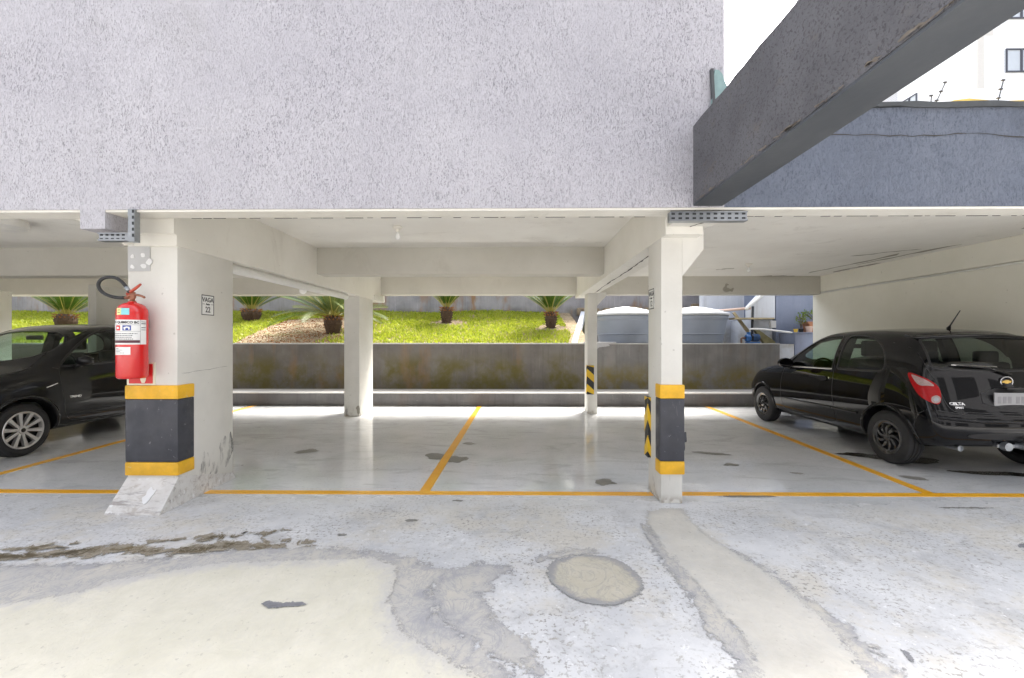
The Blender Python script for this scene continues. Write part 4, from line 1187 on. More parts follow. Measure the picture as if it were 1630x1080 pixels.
tag(obj('water_pipe', tube(B(), [(4.70, 10.6, 2.02), (5.35, 10.05, 2.06)], .03, 8), M['terracotta_pale'], smooth=True), 'pinkish pipe from the right tank to the lean-to', 'pipe', kind='thing')
q = B(); tube(q, [(5.19, 9.78, 1.50), (5.19, 9.78, 1.575), (5.5, 9.75, 1.565), (6.0, 9.70, 1.50), (6.08, 9.69, 1.485)], .022, 8)
tag(obj('water_pipe', q, M['pvc'], smooth=True), 'white plastic pipe running right from the blue pump', 'pipe', kind='thing')
q = B(); prism(q, [(5.02, 1.96), (5.07, 1.98), (5.62, 1.28), (5.52, 1.26)], 'y', 10.21, 10.25); 
tag(obj('board', q, M['wood']), 'slanting weathered board behind the blue pump', 'board', kind='thing')
q = B(); prism(q, [(5.40, 1.60), (5.47, 1.60), (5.90, 1.28), (5.88, 1.24), (5.66, 1.24)], 'y', 10.02, 10.12)
tag(obj('sloping_slab', q, M['mossy']), 'mossy sloping slab right of the blue pump', 'slab', kind='thing')
pm = thing('water_pump', 'small blue electric water pump with a rusty inlet pipe', 'pump', (5.2, 9.75, 1.26))
obj('pump_head', lathe(B(), [(0, -.08), (.07, -.08), (.085, -.06), (.085, .0), (.06, .02), (0, .02)], 18, axis='x', c=(-.04, 0, .11)), M['pump_blue'], pm, angle=40)
obj('pump_neck', tube(B(), [(-.06, 0, .17), (-.06, 0, .24)], .04, 12), M['pump_blue'], pm, angle=40)
obj('motor', lathe(B(), [(0, .0), (.07, .0), (.075, .02), (.075, .15), (.06, .18), (0, .18)], 18, axis='x', c=(0, 0, .12)), M['trim'], pm, angle=40)
for i in range(5):
    obj('cooling_fin', lathe(B(), [(.07, 0), (.083, 0), (.083, .008), (.07, .008)], 18, axis='x', c=(.03 + i * .028, 0, .12), close=True), M['pump_blue'], pm)
obj('foot', box(-.1, .16, -.07, .07, -.018, .03), M['pump_blue'], pm)
obj('inlet_pipe', tube(B(), [(-.10, 0, .11), (-.20, 0, .115), (-.22, 0, .10), (-.22, 0, -.018)], .02, 8), M['rust'], pm, smooth=True)

# ---------------------------------------------------------------- apartment building beyond the parapet
ab = thing('apartment_building', 'white tiled apartment block beyond the parapet', 'building', (34, 32, 0))
part('wall', prism(B(), [(25.4, 24.35), (60, 24.35), (60, 40), (25.4, 40)], 'z', -.05, 34), M['bwhite'], ab)
part('corner_seam', box(25.37, 25.75, 24.335, 24.349, 15.2, 18.4), M['bseam'], ab)
part('corner_seam', box(25.75, 26.25, 24.337, 24.349, 18.1, 18.4), M['bseam'], ab)
tj = B()
for i in range(60):
    z = 14 + i * .16
    bx(tj, 25.8, 34, 24.344, 24.352, z, z + .012)
tag(part('tile_joints', tj, M['slat_grey'], ab), kind='stuff')
def window(face, a0, a1, z0, z1):
    def bb(p, q, za, zb, d0, d1):
        return box(p, q, 24.35 - d1, 24.35 - d0, za, zb) if face == 'front' else box(25.4 - d1, 25.4 - d0, p, q, za, zb)
    w = part('window', bb(a0, a1, z0, z1, .0, .03), M['bglass'], ab)
    t = .075
    m = (a0 + a1) / 2
    for b in ((a0, a1, z1 - t, z1), (a0, a1, z0, z0 + t), (a0, a0 + t, z0 + t, z1 - t), (a1 - t, a1, z0 + t, z1 - t), (m - t * .7, m + t * .7, z0 + t, z1 - t)):
        obj('frame', bb(*b, .031, .07), M['bframe'], w, world=True)
for fl_ in range(4):
    z = 13.05 + fl_ * 2.95 - (.0 if fl_ else 0)
    for x in (26.9, 31.5, 36.1):
        window('front', x, x + 1.7, z + .05, z + 1.35)
for y in (28.0,):
    window('side', y - .05, y + 1.05, 15.7, 17.0)
sv = part('louvre', box(25.3, 25.395, 29.3, 30.6, 15.5, 18.6), M['bwhite'], ab)
for i in range(24):
    obj('slat', box(25.25, 25.299, 29.3, 30.6, 15.55 + i * .125, 15.62 + i * .125), M['slat_grey'], sv, world=True)
def fence_post(x, y, z, h, lean, n_, label):
    t = thing('electric_fence_post', label, 'fence post', (x, y, z), group='electric fence posts on the house roof')
    obj('rod', tube(B(), [(0, 0, 0), (lean, 0, h)], .012, 6), M['wire_black'], t)
    for i in range(n_):
        f = .35 + .62 * i / max(1, n_ - 1)
        obj('insulator', box(lean * f - .05, lean * f + .03, -.02, .02, h * f - .018, h * f + .018, bev=.008, seg=1), M['wire_black'], t)
fence_post(9.53, 10.12, 6.6, .67, .31, 3, 'leaning electric fence post left of the yellow roof sheet')
fence_post(9.52, 10.16, 6.6, .38, .03, 2, 'short upright electric fence post beside the leaning one')
fence_post(10.98, 10.12, 6.65, .66, .17, 3, 'leaning electric fence post above the yellow roof sheet')

# ---------------------------------------------------------------- cars
def ip(tab, y):
    ys = [p[0] for p in tab]; vs = [p[1] for p in tab]
    return float(np.interp(y, ys, vs))
def evaluated(o):
    bpy.context.view_layer.update()
    return bpy.data.meshes.new_from_object(o.evaluated_get(bpy.context.evaluated_depsgraph_get()))
class Car:
    """local frame: +y forward, x to the right, z up, origin on the ground under the rear bumper"""
    def __init__(s, name, label, loc, rz, P, paint):
        s.P = P; s.paint = paint
        s.t = thing(name, label, 'car', loc, rz)
        s.build_body()
    def cage(s):
        P = s.P; S = P['stations']; n = len(S) - 1; J = 6; K = 3
        def edge(i, j):
            y0 = S[i]
            if j <= 4:
                fr = max(0, 1 - (y0 / .55)); ff = max(0, 1 - (S[n] - y0) / .6)
                y = y0 + P['rear'][j] * fr + P['front'][j] * ff
                w = ip(P['width'], y0) * (.90, .975, 1.0, .995, .955)[j]
                zb = ip(P['belt'], y0)
                z = (ip(P['bottom'], y0), .34, .54, .74 if zb > .86 else zb * .84, zb)[j]
            else:
                k = j - 5
                y = P['gy'][k][i]; w = P['gw'][k][i]; z = P['gz'][k][i]
            return w, y, z
        bm = B(); V = {}
        def vert(key, co):
            if key not in V: V[key] = bm.verts.new(co)
            return V[key]
        def pt(i, j, k):
            w, y, z = edge(i, j); t = k / K
            q = 1 - t * t
            if j == J: z += P['crown'][i] * q
            if j == J and 0 < i < n: y += P['bow'][i] * q
            if i == 0: y -= P['rear_bow'][j] * q
            if i == n: y += P['front_bow'][j] * q
            return Vector((w * t, y, z))
        def g(i, j, k):
            return vert((i, j, k), pt(i, j, k))
        for sgn in (-1, 1):
            for i in range(n):
                for j in range(J):
                    q = [g(i, j, sgn * K), g(i + 1, j, sgn * K), g(i + 1, j + 1, sgn * K), g(i, j + 1, sgn * K)]
                    bm.faces.new(q)
        for i in range(n):
            for k in range(-K, K):
                bm.faces.new((g(i, J, k), g(i + 1, J, k), g(i + 1, J, k + 1), g(i, J, k + 1)))
                bm.faces.new((g(i, 0, k), g(i, 0, k + 1), g(i + 1, 0, k + 1), g(i + 1, 0, k)))
        for i in (0, n):
            for j in range(J):
                for k in range(-K, K):
                    bm.faces.new((g(i, j, k), g(i, j, k + 1), g(i, j + 1, k + 1), g(i, j + 1, k)))
        bmesh.ops.recalc_face_normals(bm, faces=bm.faces[:])
        return bm
    def build_body(s):
        P = s.P
        tmp = obj('body_form', s.cage(), s.paint)
        tmp.modifiers.new('sub', 'SUBSURF').levels = 3
        me = evaluated(tmp); bpy.data.objects.remove(tmp)
        bm = B(); bm.from_mesh(me); bm.normal_update()
        s.bvh = BVHTree.FromBMesh(bm); bm.free()
        o = link('body', me, None, s.t)
        if not me.materials: me.materials.append(s.paint)
        cut = []
        def cutter(bm):
            c = obj('cutter', bm, M['trim']); c.parent = s.t; cut.append(c)
            m = o.modifiers.new('cut', 'BOOLEAN'); m.operation = 'DIFFERENCE'; m.solver = 'EXACT'; m.object = c
        q = B()
        for y in P['axles']:
            for sg in (-1, 1):
                lathe(q, [(0, sg * .50), (P['arch'], sg * .50), (P['arch'], sg * 1.0), (0, sg * 1.0)], 56, axis='x', c=(0, y, P['arch_z']))
        cutter(q)
        q = B(); c = P['cabin']
        vs = []
        for y0, y1, w, z in c:
            vs.append([q.verts.new(p) for p in ((-w, y0, z), (w, y0, z), (w, y1, z), (-w, y1, z))])
        q.faces.new(vs[0][::-1]); q.faces.new(vs[-1])
        for a, b in zip(vs, vs[1:]):
            for i in range(4): q.faces.new((a[i], a[(i + 1) % 4], b[(i + 1) % 4], b[i]))
        bmesh.ops.recalc_face_normals(q, faces=q.faces[:])
        cutter(q)
        for poly in P['side_windows']:
            cutter(prism(B(), chaikin(poly, 2), 'x', -1.3, 1.3))
        cutter(prism(B(), chaikin(P['rear_window'], 2), 'y', -.4, P['rear_cut']))
        cutter(prism(B(), chaikin(P['windscreen'], 2), 'y', P['screen_cut'], P['screen_cut'] + 1.6))
        m2 = evaluated(o)
        for c in cut: bpy.data.objects.remove(c)
        o.modifiers.clear(); o.data = m2
        mats = [s.paint, M['trim'], M['trim'], M['trim']]
        m2.materials.clear(); m2.materials.append(s.paint); m2.materials.append(M['trim'])
        # inner faces (cabin, wheel wells, cut rims) are black trim: everything that does not lie on the outer form
        mi = []
        for p in m2.polygons:
            loc, nrm, idx, d = s.bvh.find_nearest(p.center)
            mi.append(0 if d is not None and d < .004 and nrm.dot(p.normal) > .6 else 1)
        m2.polygons.foreach_set('material_index', mi)
        for p in m2.polygons: p.use_smooth = True
        m2.set_sharp_from_angle(angle=R(38))
        s.body = o
    # ---- pieces that lie on the body
    def ray(s, o, d):
        h = s.bvh.ray_cast(Vector(o), Vector(d).normalized())
        return (h[0], h[1]) if h[0] is not None else None
    def frame(s, view):
        if view == 'left': return (lambda a, b: Vector((-2, a, b))), Vector((1, 0, 0))
        if view == 'right': return (lambda a, b: Vector((2, a, b))), Vector((-1, 0, 0))
        if view == 'rear': return (lambda a, b: Vector((a, -2, b))), Vector((0, 1, 0))
        if view == 'front': return (lambda a, b: Vector((a, 6, b))), Vector((0, -1, 0))
        if view == 'top': return (lambda a, b: Vector((a, b, 3))), Vector((0, 0, -1))
        if view == 'rear_left':
            d = Vector((.72, .69, 0)).normalized(); e = Vector((d.y, -d.x, 0))
            return (lambda a, b: Vector((-.74, .28, b)) - d * 2 + e * (a + .045)), d
        if view == 'rear_right':
            d = Vector((-.72, .69, 0)).normalized(); e = Vector((d.y, -d.x, 0))
            return (lambda a, b: Vector((.74, .28, b)) - d * 2 + e * (a - .045)), d
    def patch(s, name, view, poly, off, mat, parent=None, depth=.012, cell=.05, rnd=2):
        f, d = s.frame(view)
        if rnd: poly = chaikin(poly, rnd)
        k = len(poly)
        xs = [p[0] for p in poly]; ys = [p[1] for p in poly]
        pts = [Vector(p) for p in poly]
        X = min(xs) + cell / 2
        def inside(x, y):
            c = False
            for i in range(k):
                a, b = poly[i], poly[(i + 1) % k]
                if (a[1] > y) != (b[1] > y) and x < (b[0] - a[0]) * (y - a[1]) / (b[1] - a[1]) + a[0]: c = not c
            return c
        while X < max(xs):
            Y = min(ys) + cell / 2
            while Y < max(ys):
                if inside(X, Y) and min((Vector((X, Y)) - p).length for p in pts[:k]) > cell * .4: pts.append(Vector((X, Y)))
                Y += cell
            X += cell
        r = delaunay_2d_cdt(pts, [(i, (i + 1) % k) for i in range(k)], [], 1, 1e-6)
        vs, fs, orig = r[0], r[2], r[3]
        bm = B(); V = []
        for p in vs:
            h = s.ray(f(p.x, p.y), d)
            V.append((h[0], h[1]) if h else None)
        top = [bm.verts.new(h[0] + h[1] * off) if h else None for h in V]
        edge_use = {}
        for t in fs:
            if any(top[i] is None for i in t): continue
            try: bm.faces.new([top[i] for i in t])
            except ValueError: continue
            for a, b in zip(t, list(t[1:]) + [t[0]]):
                edge_use[(a, b)] = edge_use.get((a, b), 0) + 1
        if depth:
            low = {}
            for (a, b) in list(edge_use):
                if (b, a) in edge_use: continue
                for i in (a, b):
                    if i not in low: low[i] = bm.verts.new(V[i][0] + V[i][1] * (off - depth))
                try: bm.faces.new((top[b], top[a], low[a], low[b]))
                except ValueError: pass
        for v in [v for v in bm.verts if not v.link_faces]: bm.verts.remove(v)
        bm.normal_update()
        if sum((fc.normal.dot(-d) * fc.calc_area() for fc in bm.faces), 0) < 0:
            bmesh.ops.reverse_faces(bm, faces=bm.faces[:])
        o = obj(name, bm, mat, parent or s.t, angle=40)
        return o
    def line(s, name, view, pts, w, off, mat, parent=None, closed=False, h=.004):
        """a thin raised strip along a path drawn on the body"""
        f, d = s.frame(view)
        q = []
        k = len(pts)
        for i in range(k if closed else k - 1):
            a, b = Vector(pts[i]), Vector(pts[(i + 1) % k]); m = max(1, int((b - a).length / .035))
            q += [a.lerp(b, j / m) for j in range(m)]
        if not closed: q.append(Vector(pts[-1]))
        P3 = []
        for p in q:
            hh = s.ray(f(p.x, p.y), d)
            if hh: P3.append(hh)
        bm = B(); rows = []
        m = len(P3)
        for i, (p, nr) in enumerate(P3):
            a = P3[(i - 1) % m if closed else max(0, i - 1)][0]; b = P3[(i + 1) % m if closed else min(m - 1, i + 1)][0]
            t = (b - a).normalized(); sd_ = nr.cross(t).normalized() * w * .5
            rows.append([bm.verts.new(x) for x in (p - sd_ + nr * (off - h), p - sd_ * .8 + nr * off, p + sd_ * .8 + nr * off, p + sd_ + nr * (off - h))])
        for a, b in (list(zip(rows, rows[1:])) + ([(rows[-1], rows[0])] if closed else [])):
            for j in range(3): bm.faces.new((a[j], b[j], b[j + 1], a[j + 1]))
        bmesh.ops.recalc_face_normals(bm, faces=bm.faces[:])
        return obj(name, bm, mat, parent or s.t, smooth=True)
    def write(s, txt, view, at, size, mat, off=.008, bold=.001, sx=1.0, name='lettering'):
        f, d = s.frame(view)
        bm = text_mesh(txt, size, .0, bold=bold, sx=sx)
        flip = {'left': -1, 'right': 1, 'rear': 1, 'front': -1}[view]
        keep = True
        for v in bm.verts:
            h = s.ray(f(at[0] + flip * v.co.x, at[1] + v.co.y), d)
            if h: v.co = h[0] + h[1] * off
        return obj(name, bm, mat, s.t)
    def wheel(s, x, y, rad, width, rim_r, style, sg):
        c = (sg * (x - width / 2), y, rad)
        w = width / 2
        pr = [(rim_r, -w * .82), (rim_r + .012, -w * .95), (rim_r + (rad - rim_r) * .55, -w * 1.0), (rad - .012, -w * .86), (rad - .003, -w * .7)]
        groove = []
        for g in (-.42, 0, .42):
            groove += [(rad, (g - .08) * w), (rad - .008, (g - .07) * w), (rad - .008, (g + .07) * w), (rad, (g + .08) * w)]
        pr = pr + groove + [(r_, -h_) for r_, h_ in reversed(pr)]
        o = obj('wheel', lathe(B(), pr, 64, axis='x', c=(0, 0, 0), cap=False), M['tyre'], s.t, angle=30)
        o.location = c
        out = sg * w
        def add(name, bm, mat):
            return obj(name, bm, M[mat], o, angle=35)
        add('brake_disc', lathe(B(), [(0, out * .2), (rim_r * .98, out * .2), (rim_r * .98, out * .25), (0, out * .25)], 40, axis='x'), 'trim')
        if style == 'alloy':
            add('rim', lathe(B(), [(rim_r * .93, out * .5), (rim_r + .010, out * .92), (rim_r + .004, out * .98), (rim_r * .955, out * .93), (rim_r * .90, out * .55)], 56, axis='x', close=True), 'alloy')
            for i in range(10):
                a = 2 * PI * i / 10 + .15
                q = B()
                for t0, t1 in ((0, 1),):
                    h0, h1 = .017, .026
                    r0, r1 = rim_r * .16, rim_r * .97
                    z0, z1 = out * .74, out * .92
                    vs = []
                    for r_, h_, zz in ((r0, h0, z0), (rim_r * .55, .0195, out * .80), (r1, h1, z1)):
                        vs.append([q.verts.new(p) for p in ((zz - sg * .03, r_, -h_), (zz, r_, -h_ * .8), (zz, r_, h_ * .8), (zz - sg * .03, r_, h_))])
                    for A_, C_ in zip(vs, vs[1:]):
                        for k in range(4): q.faces.new((A_[k], A_[(k + 1) % 4], C_[(k + 1) % 4], C_[k]))
                    q.faces.new(vs[0]); q.faces.new(vs[-1][::-1])
                bmesh.ops.recalc_face_normals(q, faces=q.faces[:])
                bmesh.ops.rotate(q, verts=q.verts[:], cent=(0, 0, 0), matrix=Matrix.Rotation(a, 3, 'X'))
                add('spoke', q, 'alloy')
            add('hub', lathe(B(), [(0, out * .7), (rim_r * .23, out * .7), (rim_r * .2, out * .84), (rim_r * .15, out * .86), (0, out * .86)], 24, axis='x'), 'alloy')
            add('hub_badge', lathe(B(), [(0, out * .861), (rim_r * .12, out * .861), (rim_r * .11, out * .875), (0, out * .875)], 20, axis='x'), 'trim')
        else:
            add('rim', lathe(B(), [(rim_r * .80, out * .62), (rim_r + .012, out * .90), (rim_r + .006, out * 1.0), (rim_r * .92, out * .97), (rim_r * .80, out * .80)], 56, axis='x', close=True), 'hub_black')
            for i in range(9):
                a = 2 * PI * i / 9
                q = B(); vs = []
                for f in range(6):
                    t = f / 5; r_ = rim_r * (.2 + .68 * t); sw = .55 * t * t; h_ = .012 + .016 * math.sin(PI * min(1, t * .8 + .1))
                    zz = out * (.88 - .10 * t + .10 * math.sin(PI * t))
                    pts = []
                    for hh, dz in ((-h_, -sg * .03), (-h_ * .55, 0), (h_ * .55, 0), (h_, -sg * .03)):
                        y_, z_ = r_, hh
                        pts.append(q.verts.new((zz + dz, y_ * math.cos(sw) - z_ * math.sin(sw), y_ * math.sin(sw) + z_ * math.cos(sw))))
                    vs.append(pts)
                for A_, C_ in zip(vs, vs[1:]):
                    for k in range(4): q.faces.new((A_[k], A_[(k + 1) % 4], C_[(k + 1) % 4], C_[k]))
                q.faces.new(vs[0]); q.faces.new(vs[-1][::-1])
                bmesh.ops.recalc_face_normals(q, faces=q.faces[:])
                bmesh.ops.rotate(q, verts=q.verts[:], cent=(0, 0, 0), matrix=Matrix.Rotation(a, 3, 'X'))
                add('hub_fin', q, 'hub_black')
            add('hub', lathe(B(), [(0, out * .6), (rim_r * .28, out * .6), (rim_r * .24, out * .93), (rim_r * .16, out * .98), (0, out * .98)], 24, axis='x'), 'hub_black')
        return o
    def seat(s, x, y, z=.42):
        q = B()
        bx(q, x - .23, x + .23, y - .10, y + .38, z, z + .14, bev=.05, seg=3)
        b2 = box(x - .225, x + .225, -.06, .08, 0, .56, bev=.05, seg=3)
        bmesh.ops.rotate(b2, verts=b2.verts[:], cent=(x, 0, 0), matrix=Matrix.Rotation(R(18), 3, 'X'))
        bmesh.ops.translate(b2, verts=b2.verts[:], vec=(0, y - .12, z + .1))
        o = obj('seat', q, M['seat'], s.t, smooth=True)
        obj('seat_back', b2, M['seat'], o, smooth=True)
        hd = box(x - .125, x + .125, y - .37, y - .28, z + .68, z + .88, bev=.042, seg=4)
        obj('headrest', hd, M['seat'], o, smooth=True)
    def mirror(s, sg, y, z, x):
        q = lathe(B(), [(0, -.055), (.055, -.05), (.085, -.02), (.092, .02), (.088, .045), (.0, .045)], 24, axis='y')
        bmesh.ops.scale(q, vec=(1.12, 1, .78), verts=q.verts[:])
        bmesh.ops.scale(q, vec=(1, -1, 1), verts=q.verts[:])
        bmesh.ops.recalc_face_normals(q, faces=q.faces[:])
        m = obj('wing_mirror', q, s.paint, s.t, angle=45)
        m.location = (sg * (x + .105), y, z)
        obj('mirror_arm', tube(B(), [(-sg * .11, .015, -.075), (-sg * .07, .01, -.06), (-sg * .03, .0, -.045)], [.028, .026, .03], 10), M['trim'], m, smooth=True)
        return m

# ---- black three-door hatchback on the right
n_st = 13
P = dict(
    stations=[0, .13, .36, .66, 1.0, 1.42, 1.9, 2.35, 2.75, 3.07, 3.38, 3.64, 3.79],
    rear=(.16, .105, .08, .17, .25), front=(-.14, -.03, 0, -.05, -.15),
    width=[(0, .70), (.13, .765), (.36, .80), (.7, .812), (1.9, .815), (2.75, .808), (3.2, .795), (3.5, .75), (3.70, .67), (3.79, .58)],
    belt=[(0, .99), (.36, .985), (1.0, .965), (1.9, .945), (2.4, .925), (2.75, .90), (3.07, .86), (3.38, .80), (3.64, .71), (3.79, .62)],
    bottom=[(0, .30), (.4, .22), (.7, .20), (3.0, .19), (3.5, .2), (3.79, .24)],
    #     rear screen ..................... roof ........................ cowl   hood
    gy=[[.335, .41, .54, .745, 1.02, 1.42, 1.86, 2.23, 2.70, 3.02, 3.33, 3.56, 3.63],
        [.52, .575, .68, .85, 1.08, 1.40, 1.72, 2.00, 2.66, 2.98, 3.29, 3.52, 3.58]],
    gw=[[.655, .685, .705, .715, .72, .722, .718, .705, .70, .69, .66, .60, .50],
        [.555, .575, .585, .592, .595, .597, .59, .575, .60, .59, .55, .48, .40]],
    gz=[[1.20, 1.205, 1.21, 1.215, 1.215, 1.215, 1.20, 1.185, .955, .905, .85, .765, .68],
        [1.375, 1.402, 1.42, 1.433, 1.442, 1.442, 1.43, 1.395, .985, .935, .88, .79, .70]],
    crown=[.035, .035, .035, .038, .04, .04, .04, .035, .045, .05, .05, .045, .04],
    bow=[0, -.03, -.02, 0, 0, 0, 0, .06, .10, .09, .06, .03, 0],
    rear_bow=(.05, .06, .065, .055, .05, .06, .05), front_bow=(.08, .12, .14, .12, .12, .12, .12),
    axles=(.635, 3.078), arch=.325, arch_z=.30,
    cabin=[(.32, 2.75, .66, .50), (.40, 2.55, .655, .95), (.62, 2.02, .52, 1.365)],
    side_windows=[[(1.475, .975), (1.52, .965), (2.05, .955), (2.42, .945), (2.46, .96), (2.32, 1.09), (2.04, 1.29), (1.84, 1.375), (1.55, 1.395), (1.49, 1.385), (1.475, 1.33)],
                  [(.78, .985), (1.1, .98), (1.36, .975), (1.395, .985), (1.395, 1.03), (1.39, 1.33), (1.385, 1.375), (1.33, 1.39), (1.12, 1.385), (.90, 1.335), (.75, 1.22), (.69, 1.08), (.70, 1.0)]],
    rear_window=[(-.60, 1.055), (-.3, 1.04), (0, 1.035), (.3, 1.04), (.60, 1.055), (.63, 1.09), (.575, 1.32), (.54, 1.355), (.25, 1.37), (0, 1.375), (-.25, 1.37), (-.54, 1.355), (-.575, 1.32), (-.63, 1.09)], rear_cut=.72,
    windscreen=[(-.62, 1.02), (.62, 1.02), (.52, 1.36), (-.52, 1.36)], screen_cut=1.9)
h = Car('black_hatchback', 'glossy black three door hatchback parked tail out beside the cream wall', (4.80, 4.155, 0), R(-.5), P, M['black_paint'])
for sg in (-1, 1):
    vw = 'left' if sg < 0 else 'right'
    for i, poly in enumerate(P['side_windows']):
        g = h.patch('side_window', vw, poly, -.006, M['glass'], depth=0, cell=.09)
        h.line('window_rubber', vw, chaikin(poly, 2), .028, .002, M['trim'], g, closed=True)
    d = h.line('door_seam', vw, chaikin([(1.46, 1.40), (1.445, .97), (1.43, .60), (1.36, .34), (1.45, .285), (2.4, .285), (2.52, .33), (2.54, .60), (2.50, .93), (2.32, 1.11), (2.05, 1.30), (1.82, 1.41)], 2, False), .009, .0012, M['trim'])
    h.line('side_moulding', vw, [(1.02, .485), (1.44, .482)], .032, .010, M['black_paint'], h=.012)
    h.line('side_moulding', vw, [(1.46, .482), (2.48, .470)], .032, .010, M['black_paint'], h=.012)
    h.line('belt_strip', vw, [(1.48, .967), (2.42, .945)], .014, .004, M['chrome'])
    h.patch('door_handle', vw, [(1.53, .80), (1.68, .80), (1.68, .865), (1.53, .865)], .018, M['black_paint'], depth=.02)
    h.patch('key_lock', vw, [(1.50, .835), (1.525, .835), (1.525, .86), (1.50, .86)], .004, M['chrome'], depth=.006)
    h.line('arch_lip', vw, [(P['axles'][0] + .338 * math.cos(a), P['arch_z'] + .338 * math.sin(a)) for a in [R(-8) + R(196) * i / 30 for i in range(31)]], .03, .012, M['black_paint'], h=.014)
    h.line('arch_lip', vw, [(P['axles'][1] + .338 * math.cos(a), P['arch_z'] + .338 * math.sin(a)) for a in [R(-8) + R(196) * i / 30 for i in range(31)]], .03, .012, M['black_paint'], h=.014)
    for y in P['axles']:
        h.wheel(.785, y, .285, .175, .178, 'cap', sg)
    h.mirror(sg, 2.36, 1.0, .745)
    rv = 'rear_left' if sg < 0 else 'rear_right'
    m = 1 if sg < 0 else -1
    tl = h.patch('tail_light', rv, [(m * a, b) for a, b in [(-.15, 1.005), (-.09, .995), (.025, .935), (.095, .86), (.105, .70), (.035, .715), (-.05, .775), (-.105, .88)]], .014, M['lamp_red'], depth=.02, cell=.03, rnd=2)
    h.patch('reverse_lamp', rv, [(m * a, b) for a, b in [(-.115, .985), (-.08, .975), (.0, .935), (.06, .875), (.01, .88), (-.04, .875), (-.07, .90)]], .018, M['lamp_clear'], tl, depth=.006, cell=.03, rnd=1)
    lens = [(m * (.066 + .031 * math.cos(a)), .75 + .038 * math.sin(a)) for a in [2 * PI * i / 14 for i in range(14)]]
    h.patch('fog_lamp', rv, lens, .019, M['lamp_clear'], tl, depth=.006, cell=.03, rnd=0)
    h.patch('fog_lamp_ring', rv, [(m * (.066 + .017 * math.cos(a)), .75 + .021 * math.sin(a)) for a in [2 * PI * i / 12 for i in range(12)]], .021, M['steel'], tl, depth=.004, cell=.03, rnd=0)
    h.seat(sg * .33, 1.72, .45)
h.patch('headlight', 'front', [(-.62, .60), (-.40, .62), (-.40, .73), (-.55, .745), (-.66, .70)], .006, M['lamp_clear'], cell=.04)
h.patch('headlight', 'front', [(.62, .60), (.40, .62), (.40, .73), (.55, .745), (.66, .70)], .006, M['lamp_clear'], cell=.04)
h.patch('grille', 'front', [(-.3, .50), (.3, .50), (.34, .60), (-.34, .60)], .004, M['trim'], cell=.05)
rs = box(-.55, .55, .62, .78, .80, 1.10, bev=.05, seg=3); obj('rear_seat', rs, M['seat'], h.t, smooth=True)
for x in (-.32, .32): obj('headrest', box(x - .12, x + .12, .64, .72, 1.08, 1.22, bev=.035, seg=3), M['seat'], h.t, smooth=True)
obj('steering_wheel', lathe(B(), [(.165, -.014), (.18, 0), (.165, .014), (.15, 0)], 28, axis='y', c=(-.34, 2.28, .90), close=True), M['trim'], h.t, smooth=True)
obj('inner_mirror', box(-.10, .10, 2.02, 2.05, 1.22, 1.28, bev=.012), M['trim'], h.t, smooth=True)
rw_ = h.patch('rear_window', 'rear', P['rear_window'], -.006, M['glass_dark'], depth=0, cell=.09)
h.line('window_rubber', 'rear', chaikin(P['rear_window'], 2), .026, .002, M['trim'], rw_, closed=True)
fw = h.patch('windscreen', 'front', P['windscreen'], -.006, M['glass'], depth=0, cell=.09)
h.line('window_rubber', 'front', chaikin(P['windscreen'], 2), .03, .002, M['trim'], fw, closed=True)
# tail gate, bumper and what is on them
h.line('tailgate_seam', 'rear', chaikin([(-.645, 1.36), (-.665, 1.10), (-.655, 1.0), (-.625, .84), (-.60, .66), (-.52, .635), (.52, .635), (.60, .66), (.625, .84), (.655, 1.0), (.665, 1.10), (.645, 1.36)], 2, False), .010, .0012, M['trim'])
h.line('bumper_seam', 'rear', [(-.72, .655), (-.5, .62), (0, .612), (.5, .62), (.72, .655)], .012, .0012, M['trim'])
h.line('bumper_seam', 'left', [(.31, .36), (.31, .48), (.27, .60), (.20, .655)], .009, .0012, M['trim'])
h.line('bumper_seam', 'right', [(.31, .36), (.31, .48), (.27, .60), (.20, .655)], .009, .0012, M['trim'])
h.line('bumper_step', 'rear', [(-.70, .585), (-.4, .56), (0, .555), (.4, .56), (.70, .585)], .034, .014, M['black_paint'], h=.016)
h.patch('bumper_recess', 'rear', [(-.50, .385), (.50, .385), (.46, .455), (-.46, .455)], .004, M['trim'], cell=.06, depth=.006)
sp = B()
prof = [(-.575, .56), (-.3, .51), (0, .495), (.3, .51), (.575, .56)]
prof = chaikin(prof, 2, False)
rows = []
for x, y in prof:
    c = 1 - (x / .60) ** 2
    rows.append([sp.verts.new(p) for p in ((x, y + .10, 1.395 + .035 * c), (x, y - .05, 1.375 + .028 * c), (x, y - .068, 1.362 + .028 * c), (x, y - .04, 1.345 + .026 * c), (x, y + .05, 1.35 + .03 * c))])
for a, b in zip(rows, rows[1:]):
    for j in range(5): sp.faces.new((a[j], b[j], b[(j + 1) % 5], a[(j + 1) % 5]))
sp.faces.new(rows[0]); sp.faces.new(rows[-1][::-1]); bmesh.ops.recalc_face_normals(sp, faces=sp.faces[:])
obj('roof_spoiler', sp, M['gloss_black'], h.t, smooth=True)
wp = obj('wiper_arm', tube(B(), [h.ray((.05, -2, 1.0), (0, 1, 0))[0] + Vector((0, -.02, 0)), h.ray((-.15, -2, 1.065), (0, 1, 0))[0] + Vector((0, -.022, 0)), h.ray((-.42, -2, 1.085), (0, 1, 0))[0] + Vector((0, -.018, 0))], [.016, .010, .007], 8), M['gloss_black'], h.t, smooth=True)
obj('wiper_blade', tube(B(), [h.ray((x, -2, z), (0, 1, 0))[0] + Vector((0, -.012, 0)) for x, z in ((-.46, 1.09), (-.3, 1.08), (-.05, 1.075))], .008, 6), M['chrome'], wp, smooth=True)
em = lathe(B(), [(.052, -.004), (.058, .004), (.054, .010), (.047, .006)], 28, axis='y', close=True)
